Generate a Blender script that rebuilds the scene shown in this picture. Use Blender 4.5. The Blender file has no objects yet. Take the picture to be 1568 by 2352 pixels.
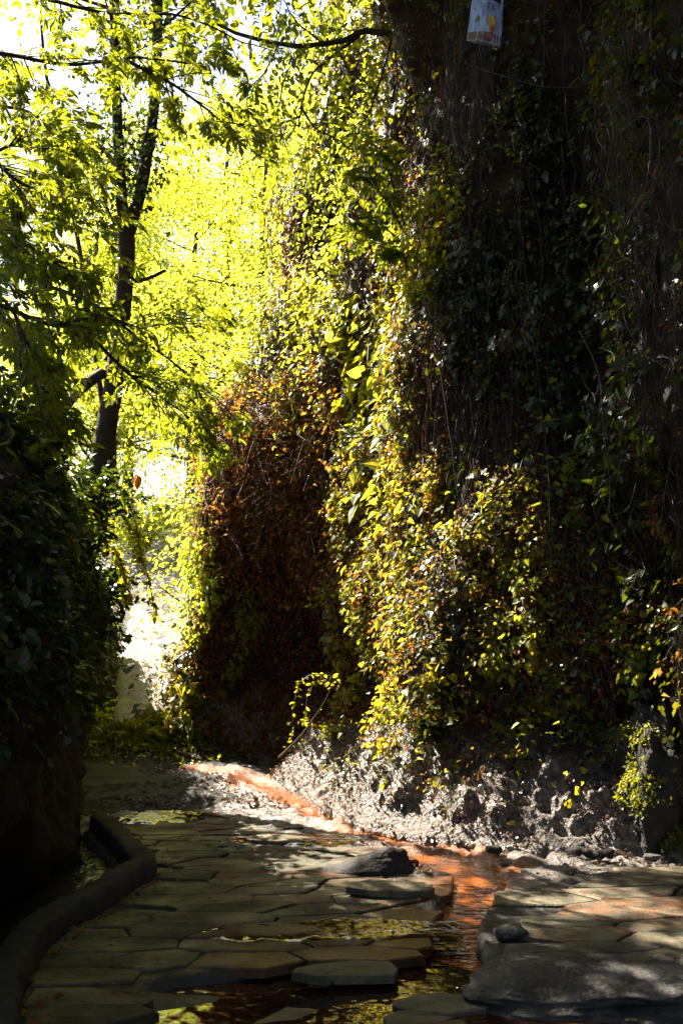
import bpy, math, random
import numpy as np
from mathutils import Vector
random.seed(5)
rng = np.random.default_rng(11)
C = bpy.context.scene.collection
SC = bpy.context.scene
F = 2287.0
TH = math.atan(324 / 2287)
CT, ST = math.cos(TH), math.sin(TH)
EYE = np.array([0, 0, 1.6])
SUN_EL, SUN_AZ = math.radians(47), math.radians(45)      # azimuth counted from +Y towards -X
SUN = np.array([-math.sin(SUN_AZ) * math.cos(SUN_EL), math.cos(SUN_AZ) * math.cos(SUN_EL), math.sin(SUN_EL)])

def ray(px, py):
    a = (px - 784) / F; b = (1176 - py) / F
    return np.array([a, CT - b * ST, ST + b * CT])
def at(px, py, Y):
    d = ray(px, py)
    return EYE + d * (Y / d[1])
def gnd(px, py, z=0.0):
    d = ray(px, py)
    return EYE + d * ((z - 1.6) / d[2])
def g2(px, py, z=0.0):
    p = gnd(px, py, z); return (p[0], p[1])
def project(P):
    V = np.asarray(P, float) - EYE
    x = V[..., 0]; f = V[..., 1] * CT + V[..., 2] * ST; u = -V[..., 1] * ST + V[..., 2] * CT
    f = np.where(f < 0.05, 0.05, f)
    return 784 + F * x / f, 1176 - F * u / f, f

# ---------------------------------------------------------------- noise
def _h(ix, iy, iz, seed):
    n = (ix.astype(np.int64) * 374761393 + iy.astype(np.int64) * 668265263 + iz.astype(np.int64) * 2147483647 + seed * 974711) & 0xffffffff
    n = ((n ^ (n >> 13)) * 1274126177) & 0xffffffff
    n = ((n ^ (n >> 16)) * 2246822519) & 0xffffffff
    return ((n ^ (n >> 15)) & 0xffffff) / 8388608.0 - 1.0
def vnoise(P, seed=0):
    P = np.asarray(P, float); i = np.floor(P).astype(np.int64); f = P - i
    f = f * f * (3 - 2 * f); r = 0
    for dx in (0, 1):
        for dy in (0, 1):
            for dz in (0, 1):
                w = (f[:, 0] if dx else 1 - f[:, 0]) * (f[:, 1] if dy else 1 - f[:, 1]) * (f[:, 2] if dz else 1 - f[:, 2])
                r = r + w * _h(i[:, 0] + dx, i[:, 1] + dy, i[:, 2] + dz, seed)
    return r
def fbm(P, scale, octaves=4, seed=0, gain=.5):
    P = np.asarray(P, float) / scale; a = 1; r = 0
    for k in range(octaves):
        r = r + a * vnoise(P * (2.03 ** k) + 17.3 * k, seed + k); a *= gain
    return r
def sm(x, a, b):
    t = np.clip((np.asarray(x, float) - a) / (b - a), 0, 1); return t * t * (3 - 2 * t)

# ---------------------------------------------------------------- mesh building
def mk_mesh(name, V, groups, smooth=False):
    """groups: list of (n,k) integer arrays"""
    me = bpy.data.meshes.new(name)
    V = np.asarray(V, np.float32)
    me.vertices.add(len(V)); me.vertices.foreach_set('co', V.ravel())
    idx = [np.asarray(g, np.int32) for g in groups if len(g)]
    tot = sum(g.size for g in idx); nf = sum(len(g) for g in idx)
    me.loops.add(tot); me.loops.foreach_set('vertex_index', np.concatenate([g.ravel() for g in idx]))
    me.polygons.add(nf)
    cnt = np.concatenate([np.full(len(g), g.shape[1], np.int32) for g in idx])
    st = np.concatenate([[0], np.cumsum(cnt)[:-1]]).astype(np.int32)
    me.polygons.foreach_set('loop_start', st)
    me.polygons.foreach_set('use_smooth', np.full(nf, smooth))
    me.update(calc_edges=True); me.validate()
    return me
def link(name, me, mat=None, parent=None, **props):
    o = bpy.data.objects.new(name, me)
    C.objects.link(o)
    if mat is not None and me is not None and len(me.materials) == 0: me.materials.append(mat)
    if parent is not None: o.parent = parent
    for k, v in props.items(): o[k] = v
    return o
def thing(name, label, cat, loc=(0, 0, 0), group=None):
    o = bpy.data.objects.new(name, None); C.objects.link(o); o.location = [float(v) for v in loc]
    o['label'] = label; o['category'] = cat
    if group: o['group'] = group
    return o

class MB:
    def __init__(s): s.V = []; s.n = 0; s.G = {}
    def add(s, V, faces):
        V = np.asarray(V, float).reshape(-1, 3)
        for f in (faces if isinstance(faces, list) else [faces]):
            f = np.asarray(f)
            if len(f): s.G.setdefault(f.shape[1], []).append(f + s.n)
        s.V.append(V); s.n += len(V)
    def tube(s, P, R, sides=5, cap=True):
        P = np.asarray(P, float); m = len(P); R = np.broadcast_to(np.asarray(R, float), (m,))
        T = np.gradient(P, axis=0); T /= np.linalg.norm(T, axis=1, keepdims=True) + 1e-9
        ref = np.array([0, 0, 1.0]) if abs(T[:, 2]).mean() < .8 else np.array([0, 1.0, 0])
        A = np.cross(T, ref); A /= np.linalg.norm(A, axis=1, keepdims=True) + 1e-9
        B = np.cross(T, A)
        th = np.linspace(0, 2 * np.pi, sides, endpoint=False)
        V = P[:, None] + R[:, None, None] * (np.cos(th)[None, :, None] * A[:, None] + np.sin(th)[None, :, None] * B[:, None])
        i = np.arange(m - 1)[:, None] * sides; j = np.arange(sides)[None]; k = (j + 1) % sides
        q = np.stack([i + j, i + k, i + sides + k, i + sides + j], -1).reshape(-1, 4)
        fs = [q]
        if cap: fs.append(np.array([list(range(sides))[::-1], list((m - 1) * sides + np.arange(sides))]))
        s.add(V.reshape(-1, 3), fs)
    def mesh(s, name, smooth=True):
        return mk_mesh(name, np.concatenate(s.V), [np.concatenate(g) for g in s.G.values()], smooth)
    def build(s, name, mat, parent=None, smooth=True, **props):
        me = s.mesh(name, smooth); off = None
        if parent is not None:
            L = parent.location; p = parent.parent
            while p is not None: L = L + p.location; p = p.parent
            me.transform(__import__('mathutils').Matrix.Translation(-L))
        return link(name, me, mat, parent, **props)

def norm(A): return A / (np.linalg.norm(A, axis=-1, keepdims=True) + 1e-9)
# leaf templates: (verts: along, side, normal), faces
T_OVAL = (np.array([(0, 0, 0), (.25, .22, .05), (.6, .25, .04), (1, 0, -.1), (.6, -.25, .04), (.25, -.22, .05)]), [np.array([(0, 3, 2, 1), (0, 5, 4, 3)])])
T_HEART = (np.array([(.1, 0, 0), (-.08, .2, .02), (.1, .42, .06), (.48, .34, .03), (1, 0, -.14), (.48, -.34, .03), (.1, -.42, .06), (-.08, -.2, .02)]),
           [np.array([(0, 4, 3, 2, 1), (0, 7, 6, 5, 4)])])
T_LOBE = (np.array([(.08, 0, 0), (-.05, .3, .0), (.3, .52, .04), (.42, .26, .05), (.7, .3, .0), (1, 0, -.12), (.7, -.3, .0), (.42, -.26, .05), (.3, -.52, .04), (-.05, -.3, 0)]),
          [np.array([(0, 5, 4, 3), (0, 3, 2, 1), (0, 7, 6, 5), (0, 9, 8, 7)])])
T_NEEDLE = (np.array([(0, .02, 0), (1, 0, -.2), (0, -.02, 0), (.5, .03, .05)]), [np.array([(0, 3, 1), (3, 2, 1)])])
T_CURL = (np.array([(0, 0, 0), (.3, .3, .2), (.7, .25, .25), (1, 0, .1), (.7, -.2, .3), (.3, -.28, .12)]), [np.array([(0, 3, 2, 1), (0, 5, 4, 3)])])
def palmate(n=7, seed=0):
    r = np.random.default_rng(seed); V = []; Fc = []
    for k, a in enumerate(np.linspace(-1.95, 1.95, n)):
        L = (1 - .42 * abs(a) / 1.95) * r.uniform(.9, 1.08); ca, sa = math.cos(a), math.sin(a)
        for (x, y) in ((.03, 0), (.38, .085), (.7, .175), (1, 0), (.7, -.175), (.38, -.085)):
            X, Y = x * L, y * L
            z = -.42 * X * X * r.uniform(.8, 1.2) + .25 * abs(Y)
            V.append((X * ca - Y * sa, X * sa + Y * ca, z))
        b = 6 * k; Fc += [(b, b + 3, b + 2, b + 1), (b, b + 5, b + 4, b + 3)]
    return (np.array(V), [np.array(Fc)])
T_PALM = palmate(7, 3)
def fern_t(n=9):
    V = []; Fc = []
    for k in range(n):
        x = .12 + .86 * k / n; L = .3 * math.sin(math.pi * (.18 + .8 * (1 - k / n)))
        for sgn in (1, -1):
            z0 = .25 * x - .5 * x * x
            V += [(x, 0, z0), (x + .035, sgn * L * .5, z0 + .0), (x + .09, sgn * L, z0 - .06), (x + .075, sgn * L * .5, z0)]
            b = len(V) - 4; Fc.append((b, b + 1, b + 2, b + 3) if sgn < 0 else (b, b + 3, b + 2, b + 1))
    return (np.array(V), [np.array(Fc)])
T_FERN = fern_t()
def leaves(mb, P, D, N, S, tmpl):
    P = np.asarray(P, float); n = len(P)
    if n == 0: return
    D = norm(np.broadcast_to(np.asarray(D, float), (n, 3)).copy()); N = np.broadcast_to(np.asarray(N, float), (n, 3))
    N = norm(N - D * (N * D).sum(1, keepdims=True)); B = np.cross(N, D)
    S = np.broadcast_to(np.asarray(S, float), (n,))
    t, fs = tmpl; k = len(t)
    w = rng.uniform(.8, 1.15, (n, 1, 1))
    V = P[:, None] + S[:, None, None] * (t[None, :, 0:1] * D[:, None] + w * t[None, :, 1:2] * B[:, None] + rng.uniform(.4, 1.6, (n, 1, 1)) * t[None, :, 2:3] * N[:, None])
    mb.add(V.reshape(-1, 3), [(f[None] + (np.arange(n) * k)[:, None, None]).reshape(-1, f.shape[1]) for f in fs])
def rdir(n, zs=1.0, zb=0.0):
    d = rng.normal(size=(n, 3)); d[:, 2] = d[:, 2] * zs + zb; return norm(d)

# ---------------------------------------------------------------- materials
def nodes(name):
    m = bpy.data.materials.new(name); m.use_nodes = True
    nt = m.node_tree; nt.nodes.clear()
    out = nt.nodes.new('ShaderNodeOutputMaterial')
    return m, nt, out
def N_(nt, t, **kw):
    n = nt.nodes.new(t)
    for k, v in kw.items():
        if k in n.inputs: n.inputs[k].default_value = v
        else: setattr(n, k, v)
    return n
def ramp(nt, fac, stops):
    r = nt.nodes.new('ShaderNodeValToRGB'); e = r.color_ramp.elements
    e[0].position, e[0].color = stops[0][0], (*stops[0][1], 1)
    e[1].position, e[1].color = stops[-1][0], (*stops[-1][1], 1)
    for p, c in stops[1:-1]:
        x = e.new(p); x.color = (*c, 1)
    nt.links.new(fac, r.inputs[0]); return r.outputs[0]
def leaf_mat(name, cols, tcols, tfac=.5, rough=.38, spec=.5):
    """cols/tcols: ramp colours (reflected / transmitted) picked per leaf"""
    m, nt, out = nodes(name); L = nt.links.new
    geo = N_(nt, 'ShaderNodeNewGeometry')
    rnd = geo.outputs['Random Per Island']
    n = len(cols)
    c = ramp(nt, rnd, [(i / max(n - 1, 1), c) for i, c in enumerate(cols)])
    n = len(tcols)
    t = ramp(nt, rnd, [(i / max(n - 1, 1), c) for i, c in enumerate(tcols)])
    p = N_(nt, 'ShaderNodeBsdfPrincipled', Roughness=rough); p.inputs['Specular IOR Level'].default_value = spec
    tr = N_(nt, 'ShaderNodeBsdfTranslucent'); mx = N_(nt, 'ShaderNodeMixShader', Fac=tfac)
    L(c, p.inputs['Base Color']); L(t, tr.inputs['Color'])
    L(p.outputs[0], mx.inputs[1]); L(tr.outputs[0], mx.inputs[2]); L(mx.outputs[0], out.inputs[0])
    return m
def rough_mat(name, stops, scale=3, detail=8, rough=.8, bump=.5, bscale=25, bdist=.02, spec=.3, wet=None, layer=None, island=0, coat=0, specks=None):
    """noise-ramped colour, two bumps; wet=(scale, lo rough, hi rough) patches; layer=(attribute, colour stops, rough) blends in a second skin"""
    m, nt, out = nodes(name); L = nt.links.new
    tc = N_(nt, 'ShaderNodeTexCoord')
    n1 = N_(nt, 'ShaderNodeTexNoise', Scale=scale, Detail=detail, Roughness=.62); L(tc.outputs['Object'], n1.inputs['Vector'])
    fac = n1.outputs['Fac']
    if island:
        geo = N_(nt, 'ShaderNodeNewGeometry')
        ma = N_(nt, 'ShaderNodeMath', operation='MULTIPLY_ADD'); ma.inputs[1].default_value = island; L(geo.outputs['Random Per Island'], ma.inputs[0])
        sub = N_(nt, 'ShaderNodeMath', operation='SUBTRACT'); sub.inputs[1].default_value = island / 2; L(fac, sub.inputs[0]); L(sub.outputs[0], ma.inputs[2])
        fac = ma.outputs[0]
    col = ramp(nt, fac, stops)
    n2 = N_(nt, 'ShaderNodeTexNoise', Scale=bscale, Detail=6, Roughness=.7); L(tc.outputs['Object'], n2.inputs['Vector'])
    n3 = N_(nt, 'ShaderNodeTexVoronoi', Scale=bscale * 2.3); L(tc.outputs['Object'], n3.inputs['Vector'])
    add = N_(nt, 'ShaderNodeMath', operation='MULTIPLY_ADD'); add.inputs[1].default_value = .35
    L(n3.outputs['Distance'], add.inputs[0]); L(n2.outputs['Fac'], add.inputs[2])
    bp = N_(nt, 'ShaderNodeBump', Strength=bump, Distance=bdist); L(add.outputs[0], bp.inputs['Height'])
    p = N_(nt, 'ShaderNodeBsdfPrincipled', Roughness=rough); p.inputs['Specular IOR Level'].default_value = spec
    if coat: p.inputs['Coat Weight'].default_value = coat; p.inputs['Coat Roughness'].default_value = .12
    rsock = None
    if wet:
        n4 = N_(nt, 'ShaderNodeTexNoise', Scale=wet[0], Detail=5, Roughness=.6); L(tc.outputs['Object'], n4.inputs['Vector'])
        mr = N_(nt, 'ShaderNodeMapRange'); mr.inputs[1].default_value = .4; mr.inputs[2].default_value = .6
        mr.inputs[3].default_value = wet[1]; mr.inputs[4].default_value = wet[2]; L(n4.outputs['Fac'], mr.inputs[0])
        rsock = mr.outputs[0]
    if layer:
        at_ = N_(nt, 'ShaderNodeAttribute', attribute_name=layer[0])
        c2 = ramp(nt, n2.outputs['Fac'], layer[1])
        mx = N_(nt, 'ShaderNodeMix', data_type='RGBA'); L(at_.outputs['Fac'], mx.inputs[0]); L(col, mx.inputs[6]); L(c2, mx.inputs[7])
        col = mx.outputs[2]
        mr2 = N_(nt, 'ShaderNodeMix', data_type='FLOAT'); L(at_.outputs['Fac'], mr2.inputs[0])
        if rsock is not None: L(rsock, mr2.inputs[2])
        else: mr2.inputs[2].default_value = rough
        mr2.inputs[3].default_value = layer[2]; rsock = mr2.outputs[0]
    if specks:
        n5 = N_(nt, 'ShaderNodeTexNoise', Scale=specks, Detail=3., Roughness=.6); L(tc.outputs['Object'], n5.inputs['Vector'])
        n6 = N_(nt, 'ShaderNodeTexNoise', Scale=3.1, Detail=6., Roughness=.7); L(tc.outputs['Object'], n6.inputs['Vector'])
        d1 = ramp(nt, n5.outputs['Fac'], [(.3, (.25, .24, .22)), (.36, (1, 1, 1))]); d2 = ramp(nt, n6.outputs['Fac'], [(.36, (.42, .4, .38)), (.6, (1, 1, 1))])
        for dd in (d1, d2):
            mm = N_(nt, 'ShaderNodeMix', data_type='RGBA', blend_type='MULTIPLY'); mm.inputs[0].default_value = 1; L(col, mm.inputs[6]); L(dd, mm.inputs[7]); col = mm.outputs[2]
    if rsock is not None: L(rsock, p.inputs['Roughness'])
    L(col, p.inputs['Base Color']); L(bp.outputs[0], p.inputs['Normal']); L(p.outputs[0], out.inputs[0])
    return m
def plain(name, col, rough=.6, spec=.4):
    m, nt, out = nodes(name)
    p = N_(nt, 'ShaderNodeBsdfPrincipled', Roughness=rough); p.inputs['Base Color'].default_value = (*col, 1); p.inputs['Specular IOR Level'].default_value = spec
    nz = N_(nt, 'ShaderNodeTexNoise', Scale=40., Detail=4.); bp = N_(nt, 'ShaderNodeBump', Strength=.2, Distance=.005)
    tc = N_(nt, 'ShaderNodeTexCoord'); nt.links.new(tc.outputs['Object'], nz.inputs['Vector']); nt.links.new(nz.outputs[0], bp.inputs['Height']); nt.links.new(bp.outputs[0], p.inputs['Normal'])
    nt.links.new(p.outputs[0], out.inputs[0]); return m
def water_mat(name, c1, c2, scale, bump, rough=.04, ior=1.33, det=3.):
    m, nt, out = nodes(name); L = nt.links.new
    tc = N_(nt, 'ShaderNodeTexCoord')
    mp = N_(nt, 'ShaderNodeMapping'); mp.inputs['Scale'].default_value = (1, 1, 1); L(tc.outputs['Object'], mp.inputs[0])
    n1 = N_(nt, 'ShaderNodeTexNoise', Scale=scale, Detail=det, Roughness=.5); L(mp.outputs[0], n1.inputs['Vector'])
    n2 = N_(nt, 'ShaderNodeTexNoise', Scale=2.3, Detail=5.); L(mp.outputs[0], n2.inputs['Vector'])
    c = ramp(nt, n2.outputs['Fac'], [(.3, c1), (.7, c2)])
    bp = N_(nt, 'ShaderNodeBump', Strength=bump, Distance=.02); L(n1.outputs['Fac'], bp.inputs['Height'])
    p = N_(nt, 'ShaderNodeBsdfPrincipled', Roughness=rough); p.inputs['IOR'].default_value = ior; p.inputs['Specular IOR Level'].default_value = .5
    L(c, p.inputs['Base Color']); L(bp.outputs[0], p.inputs['Normal']); L(p.outputs[0], out.inputs[0]); return m

M = {}
# sun-lit tree leaves: thin, bright when the light comes through
M['tree'] = leaf_mat('tree_leaf', [(.035, .065, .006), (.06, .1, .008), (.09, .12, .01)], [(.42, .53, .015), (.6, .65, .035), (.75, .68, .07)], .7, .45, .35)
M['chestnut'] = leaf_mat('chestnut_leaf', [(.02, .045, .008), (.035, .07, .01), (.05, .085, .012)], [(.2, .26, .008), (.32, .36, .012), (.42, .42, .016)], .52, .42, .4)
M['creeper'] = leaf_mat('creeper_leaf', [(.05, .09, .012), (.075, .12, .015), (.1, .13, .02)], [(.46, .48, .015), (.62, .58, .025), (.72, .56, .04)], .58, .45, .3)
M['ivy'] = leaf_mat('ivy_leaf', [(.007, .014, .006), (.012, .024, .008), (.022, .036, .009)], [(.08, .1, .004), (.16, .17, .006), (.28, .24, .008)], .38, .33, .5)
M['dim'] = leaf_mat('shaded_creeper_leaf', [(.007, .015, .005), (.014, .025, .007), (.022, .032, .008)], [(.08, .11, .007), (.12, .15, .008)], .35, .6, .12)  # darker creeper leaf, shade of the right edge put into its colour
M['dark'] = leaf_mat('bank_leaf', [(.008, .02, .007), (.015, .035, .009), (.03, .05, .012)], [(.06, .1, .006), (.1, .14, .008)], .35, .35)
M['dry'] = leaf_mat('dry_leaf', [(.08, .03, .01), (.17, .08, .02), (.26, .15, .05)], [(.28, .09, .012), (.5, .22, .03), (.62, .4, .07)], .5, .55, .3)
M['litter'] = leaf_mat('litter_leaf', [(.05, .04, .032), (.12, .095, .08), (.22, .17, .14)], [(.12, .06, .02), (.2, .1, .03)], .15, .25, .7)
M['yellow'] = leaf_mat('yellow_leaf', [(.45, .3, .02), (.6, .45, .03)], [(.5, .4, .02), (.6, .5, .03)], .4, .45)
M['moss'] = leaf_mat('moss_frond', [(.05, .07, .006), (.09, .1, .008)], [(.3, .32, .012), (.4, .36, .015)], .5, .5)
M['grass'] = leaf_mat('grass_blade', [(.06, .08, .012), (.1, .11, .018)], [(.4, .42, .03), (.5, .48, .05)], .5, .4)
M['stem'] = rough_mat('dry_stem', [(.3, (.03, .017, .01)), (.7, (.09, .05, .028))], 8, rough=.55, bump=.3)
M['liana'] = rough_mat('liana_bark', [(.3, (.012, .01, .009)), (.7, (.034, .028, .024))], 9, rough=.65, bump=.3)
M['redstem'] = rough_mat('bramble_stem', [(.3, (.08, .026, .009)), (.7, (.22, .085, .026))], 6, rough=.5, bump=.3)
M['bark'] = rough_mat('tree_bark', [(.3, (.022, .017, .013)), (.7, (.07, .052, .04))], 5, rough=.85, bump=.9, bscale=18, bdist=.03)
M['rock'] = rough_mat('cliff_rock', [(.25, (.006, .0035, .003)), (.5, (.017, .0085, .005)), (.75, (.06, .024, .009))], 1.3, rough=.8, bump=1., bscale=15, bdist=.05, wet=(2., .45, .9),
                      layer=('mud', [(.32, (.03, .023, .019)), (.52, (.14, .115, .1)), (.68, (.34, .29, .265))], .3))
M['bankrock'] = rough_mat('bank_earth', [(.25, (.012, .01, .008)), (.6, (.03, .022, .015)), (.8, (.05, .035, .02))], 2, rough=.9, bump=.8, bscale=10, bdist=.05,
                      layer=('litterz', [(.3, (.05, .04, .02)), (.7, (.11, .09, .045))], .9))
M['ground'] = rough_mat('wet_mud', [(.25, (.022, .019, .017)), (.5, (.1, .086, .076)), (.72, (.27, .235, .21))], 5, rough=.5, bump=.9, bscale=28, bdist=.02, wet=(3., .18, .5),
                      layer=('iron', [(.3, (.11, .028, .004)), (.7, (.26, .08, .012))], .3))
M['stone'] = rough_mat('flagstone', detail=12, stops=[(.2, (.06, .055, .036)), (.45, (.105, .095, .06)), (.6, (.15, .13, .085)), (.85, (.16, .08, .038))], scale=5.5, rough=.6, bump=.75, bscale=26, bdist=.012, wet=(1.6, .45, .9), spec=.22, specks=17, island=.55, layer=('iron', [(.3, (.07, .026, .01)), (.7, (.19, .07, .02))], .3))
M['slab'] = rough_mat('grey_rock', [(.3, (.03, .028, .026)), (.7, (.115, .107, .1))], 5, rough=.75, bump=1., bscale=14, bdist=.03, specks=9)
M['darkrock'] = rough_mat('dark_rock', [(.3, (.012, .011, .01)), (.7, (.04, .034, .03))], 5, rough=.8, bump=.9, bscale=16, bdist=.03)
M['kerb'] = rough_mat('kerb_concrete', [(.3, (.022, .021, .019)), (.6, (.05, .047, .043)), (.8, (.035, .042, .02))], 4, rough=.85, bump=.8, bscale=24, bdist=.012)
M['stream'] = water_mat('iron_water', (.08, .021, .003), (.24, .07, .01), 13., .9)
M['puddle'] = water_mat('puddle_water', (.012, .007, .003), (.05, .016, .004), 10., .5, .015, 2.0, 1.)
M['film'] = water_mat('film_water', (.02, .013, .006), (.07, .03, .01), 14., .3, .03, 1.9, 1.)
M['gutter'] = water_mat('gutter_water', (.02, .02, .02), (.05, .045, .04), 14., .5, .05, 1.9)
SKY_STRENGTH = 0.05; EXPOSURE = 2.7
# ---------------------------------------------------------------- world, sun, camera
w = bpy.data.worlds.new('World'); SC.world = w; w.use_nodes = True
nt = w.node_tree; bg = nt.nodes['Background']
sky = nt.nodes.new('ShaderNodeTexSky'); sky.sky_type = 'NISHITA'; sky.sun_disc = False
sky.sun_elevation = SUN_EL; sky.sun_rotation = -SUN_AZ; sky.dust_density = 2.5; sky.air_density = 1.0; sky.altitude = 200
nt.links.new(sky.outputs[0], bg.inputs[0]); bg.inputs[1].default_value = SKY_STRENGTH
sl = bpy.data.lights.new('sun', 'SUN'); sl.energy = 5.0; sl.angle = math.radians(.5); sl.color = (1, .9, .74)
so = bpy.data.objects.new('sun', sl); C.objects.link(so)
so.rotation_euler = Vector((-SUN[0], -SUN[1], -SUN[2])).to_track_quat('-Z', 'Y').to_euler()
cd = bpy.data.cameras.new('camera'); cd.sensor_fit = 'VERTICAL'; cd.sensor_height = 36; cd.lens = 36 * F / 2352; cd.clip_end = 500
co = bpy.data.objects.new('camera', cd); C.objects.link(co); co.location = EYE; co.rotation_euler = (math.pi / 2 + TH, 0, 0)
SC.camera = co
SC.view_settings.view_transform = 'Standard'; SC.view_settings.look = 'None'; SC.view_settings.exposure = EXPOSURE
cy = SC.cycles
cy.max_bounces = 7; cy.diffuse_bounces = 3; cy.glossy_bounces = 3; cy.transmission_bounces = 5; cy.transparent_max_bounces = 6
cy.sample_clamp_indirect = 4; cy.use_denoising = True; cy.caustics_reflective = False; cy.caustics_refractive = False

# ---------------------------------------------------------------- surfaces given by level curves
def catmull(Pc, u):
    Pc = np.asarray(Pc, float); n = len(Pc); i = np.clip(np.floor(u).astype(int), 0, n - 2); t = (u - i)[:, None]
    p0 = Pc[np.clip(i - 1, 0, n - 1)]; p1 = Pc[i]; p2 = Pc[i + 1]; p3 = Pc[np.clip(i + 2, 0, n - 1)]
    m1 = (p2 - p0) * .42; m2 = (p3 - p1) * .42
    return (2 * t ** 3 - 3 * t ** 2 + 1) * p1 + (t ** 3 - 2 * t ** 2 + t) * m1 + (-2 * t ** 3 + 3 * t ** 2) * p2 + (t ** 3 - t ** 2) * m2
def level_surface(levels, us, zs):
    """levels: list of (z, control points xy or xyz offset). returns grid (nu, nz, 3)"""
    Z = np.array([l[0] for l in levels]); K = np.stack([catmull(l[1], us) for l in levels])      # (L,nu,2)
    G = np.zeros((len(us), len(zs), 3))
    for j, z in enumerate(zs):
        k = int(np.clip(np.searchsorted(Z, z) - 1, 0, len(Z) - 2)); t = (z - Z[k]) / (Z[k + 1] - Z[k])
        G[:, j, :2] = K[k] * (1 - t) + K[k + 1] * t; G[:, j, 2] = z
    return G
def gnormals(G):
    a = np.gradient(G, axis=0); b = np.gradient(G, axis=1)
    return norm(np.cross(a, b))
def grid_faces(nu, nv):
    i = np.arange(nu - 1)[:, None] * nv + np.arange(nv - 1)[None]
    return np.stack([i, i + nv, i + nv + 1, i + 1], -1).reshape(-1, 4)

# ---- the tall cliff on the right
foot = [(4.8, -8), (4.3, -1), (3.9, 4), (3.45, 6.7), (2.75, 8.0), (1.9, 8.35), (1.15, 8.65), (.27, 9.5), (-.16, 10.9), (-.85, 13.2), (-.85, 14.5), (-1.75, 14.75), (-2.6, 15.2), (-2.3, 17), (-2.0, 20), (-1, 27), (2, 42)]
mid = [(4.8, -8), (4.4, -1), (4.0, 4), (3.55, 6.9), (3.0, 8.15), (2.46, 9.02), (1.8, 9.7), (1.14, 10.3), (.68, 11.35), (.45, 13.0), (-.1, 14.7), (-1.6, 15.0), (-2.55, 15.3), (-2.2, 17.2), (-1.7, 20), (-.6, 27), (2.4, 42)]
z4 = [(4.8, -8), (4.4, -1), (4.0, 4), (3.5, 6.9), (3.05, 8.25), (2.8, 9.6), (2.1, 10.3), (1.36, 10.7), (.85, 11.5), (.58, 13.05), (-.3, 14.3), (-1.35, 14.9), (-2.0, 15.5), (-1.7, 17.2), (-1.4, 20), (-.3, 27), (2.6, 42)]
z8 = [(4.7, -8), (4.3, -1), (3.8, 4), (3.3, 6.7), (2.9, 8.1), (2.58, 9.35), (1.98, 10.05), (1.42, 10.55), (1.02, 11.5), (.68, 13.0), (.35, 14.4), (-.35, 15.3), (-.9, 16), (-.8, 17.5), (-.5, 20), (.4, 27), (3, 42)]
z13 = [(4.4, -8), (4.0, -1), (3.5, 4), (2.9, 6.6), (2.4, 7.8), (1.8, 8.6), (1.3, 9.3), (.9, 10.2), (.6, 11.4), (.5, 12.6), (.6, 14.5), (.4, 15.5), (.0, 16.5), (.2, 18), (.6, 20), (1.4, 27), (4, 42)]
foot, mid, z4, z8, z13 = map(np.array, (foot, mid, z4, z8, z13))
lv = [(-.4, foot), (0, foot), (.85, foot + .94 * (mid - foot)), (1.6, mid), (4, z4), (8, z8), (13, z13)]
us = np.concatenate([np.linspace(0, 3, 60, endpoint=False), np.linspace(3, 9.5, 430, endpoint=False), np.linspace(9.5, 13, 180, endpoint=False), np.linspace(13, 16, 60)])
zs = np.concatenate([np.linspace(-.3, 1.4, 86, endpoint=False), np.linspace(1.4, 9, 190, endpoint=False), np.linspace(9, 13, 50)])
G = level_surface(lv, us, zs)
Nn = gnormals(G); sgn = -1 if Nn[:, :, 0][200:400].mean() > 0 else 1
Nn = Nn * sgn
flat = G.reshape(-1, 3)
d = .38 * fbm(flat * [1, 1, .7], 1.5, 3, 1) + .17 * fbm(flat * [1, 1, .4], .5, 3, 5) + .035 * fbm(flat, .12, 2, 9)
low = 1 - sm(flat[:, 2], .7, 1.7)
d = d * (.45 + .55 * sm(flat[:, 2], .0, 1.2)) + low * (.11 * np.abs(fbm(flat, .45, 2, 20)) + .1 * np.abs(fbm(flat, .2, 3, 21)) + .036 * fbm(flat, .07, 3, 22))
near_foot = 1 - sm(flat[:, 2], 0, .3)
G = G + (d * (1 - .6 * near_foot)).reshape(G.shape[0], -1, 1) * Nn
GN = gnormals(G) * sgn
# top rows: plateau running back from the edge
ext = []
for dz, k in ((.5, .8), (.9, 3.5), (1.6, 12), (2.5, 60)):
    e = G[:, -1].copy(); e[:, 0] += k; e[:, 2] += dz; ext.append(e)
Gx = np.concatenate([G, np.stack(ext, 1)], 1)
me = mk_mesh('cliff', Gx.reshape(-1, 3), [grid_faces(*Gx.shape[:2])], True)
mudv = np.zeros(Gx.shape[:2]); zz = Gx[:, :, 2] + .35 * fbm(Gx.reshape(-1, 3), .6, 3, 31).reshape(Gx.shape[:2])
mudv = 1 - sm(zz, .5, 1.25)
a = me.attributes.new('mud', 'FLOAT', 'POINT'); a.data.foreach_set('value', mudv.ravel().astype(np.float32))
link('cliff', me, M['rock'], kind='structure')
gpx, gpy, gdep = project(G)
def cliff_ij(px, py):
    m = (np.abs(gpx - px) < 14) & (np.abs(gpy - py) < 14) & (gdep > 1)
    ii, jj = np.nonzero(m)
    if len(ii) == 0:
        k = np.argmin((gpx - px) ** 2 + (gpy - py) ** 2 + 1e6 * (gdep < 1)); return np.unravel_index(k, gpx.shape)
    dd = gdep[ii, jj]; c = dd < dd.min() + .5
    ii, jj = ii[c], jj[c]
    k = np.argmin((gpx[ii, jj] - px) ** 2 + (gpy[ii, jj] - py) ** 2); return ii[k], jj[k]
def cliff_pt(px, py, off=0.):
    i, j = cliff_ij(px, py); return G[i, j] + GN[i, j] * off, GN[i, j]

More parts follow.
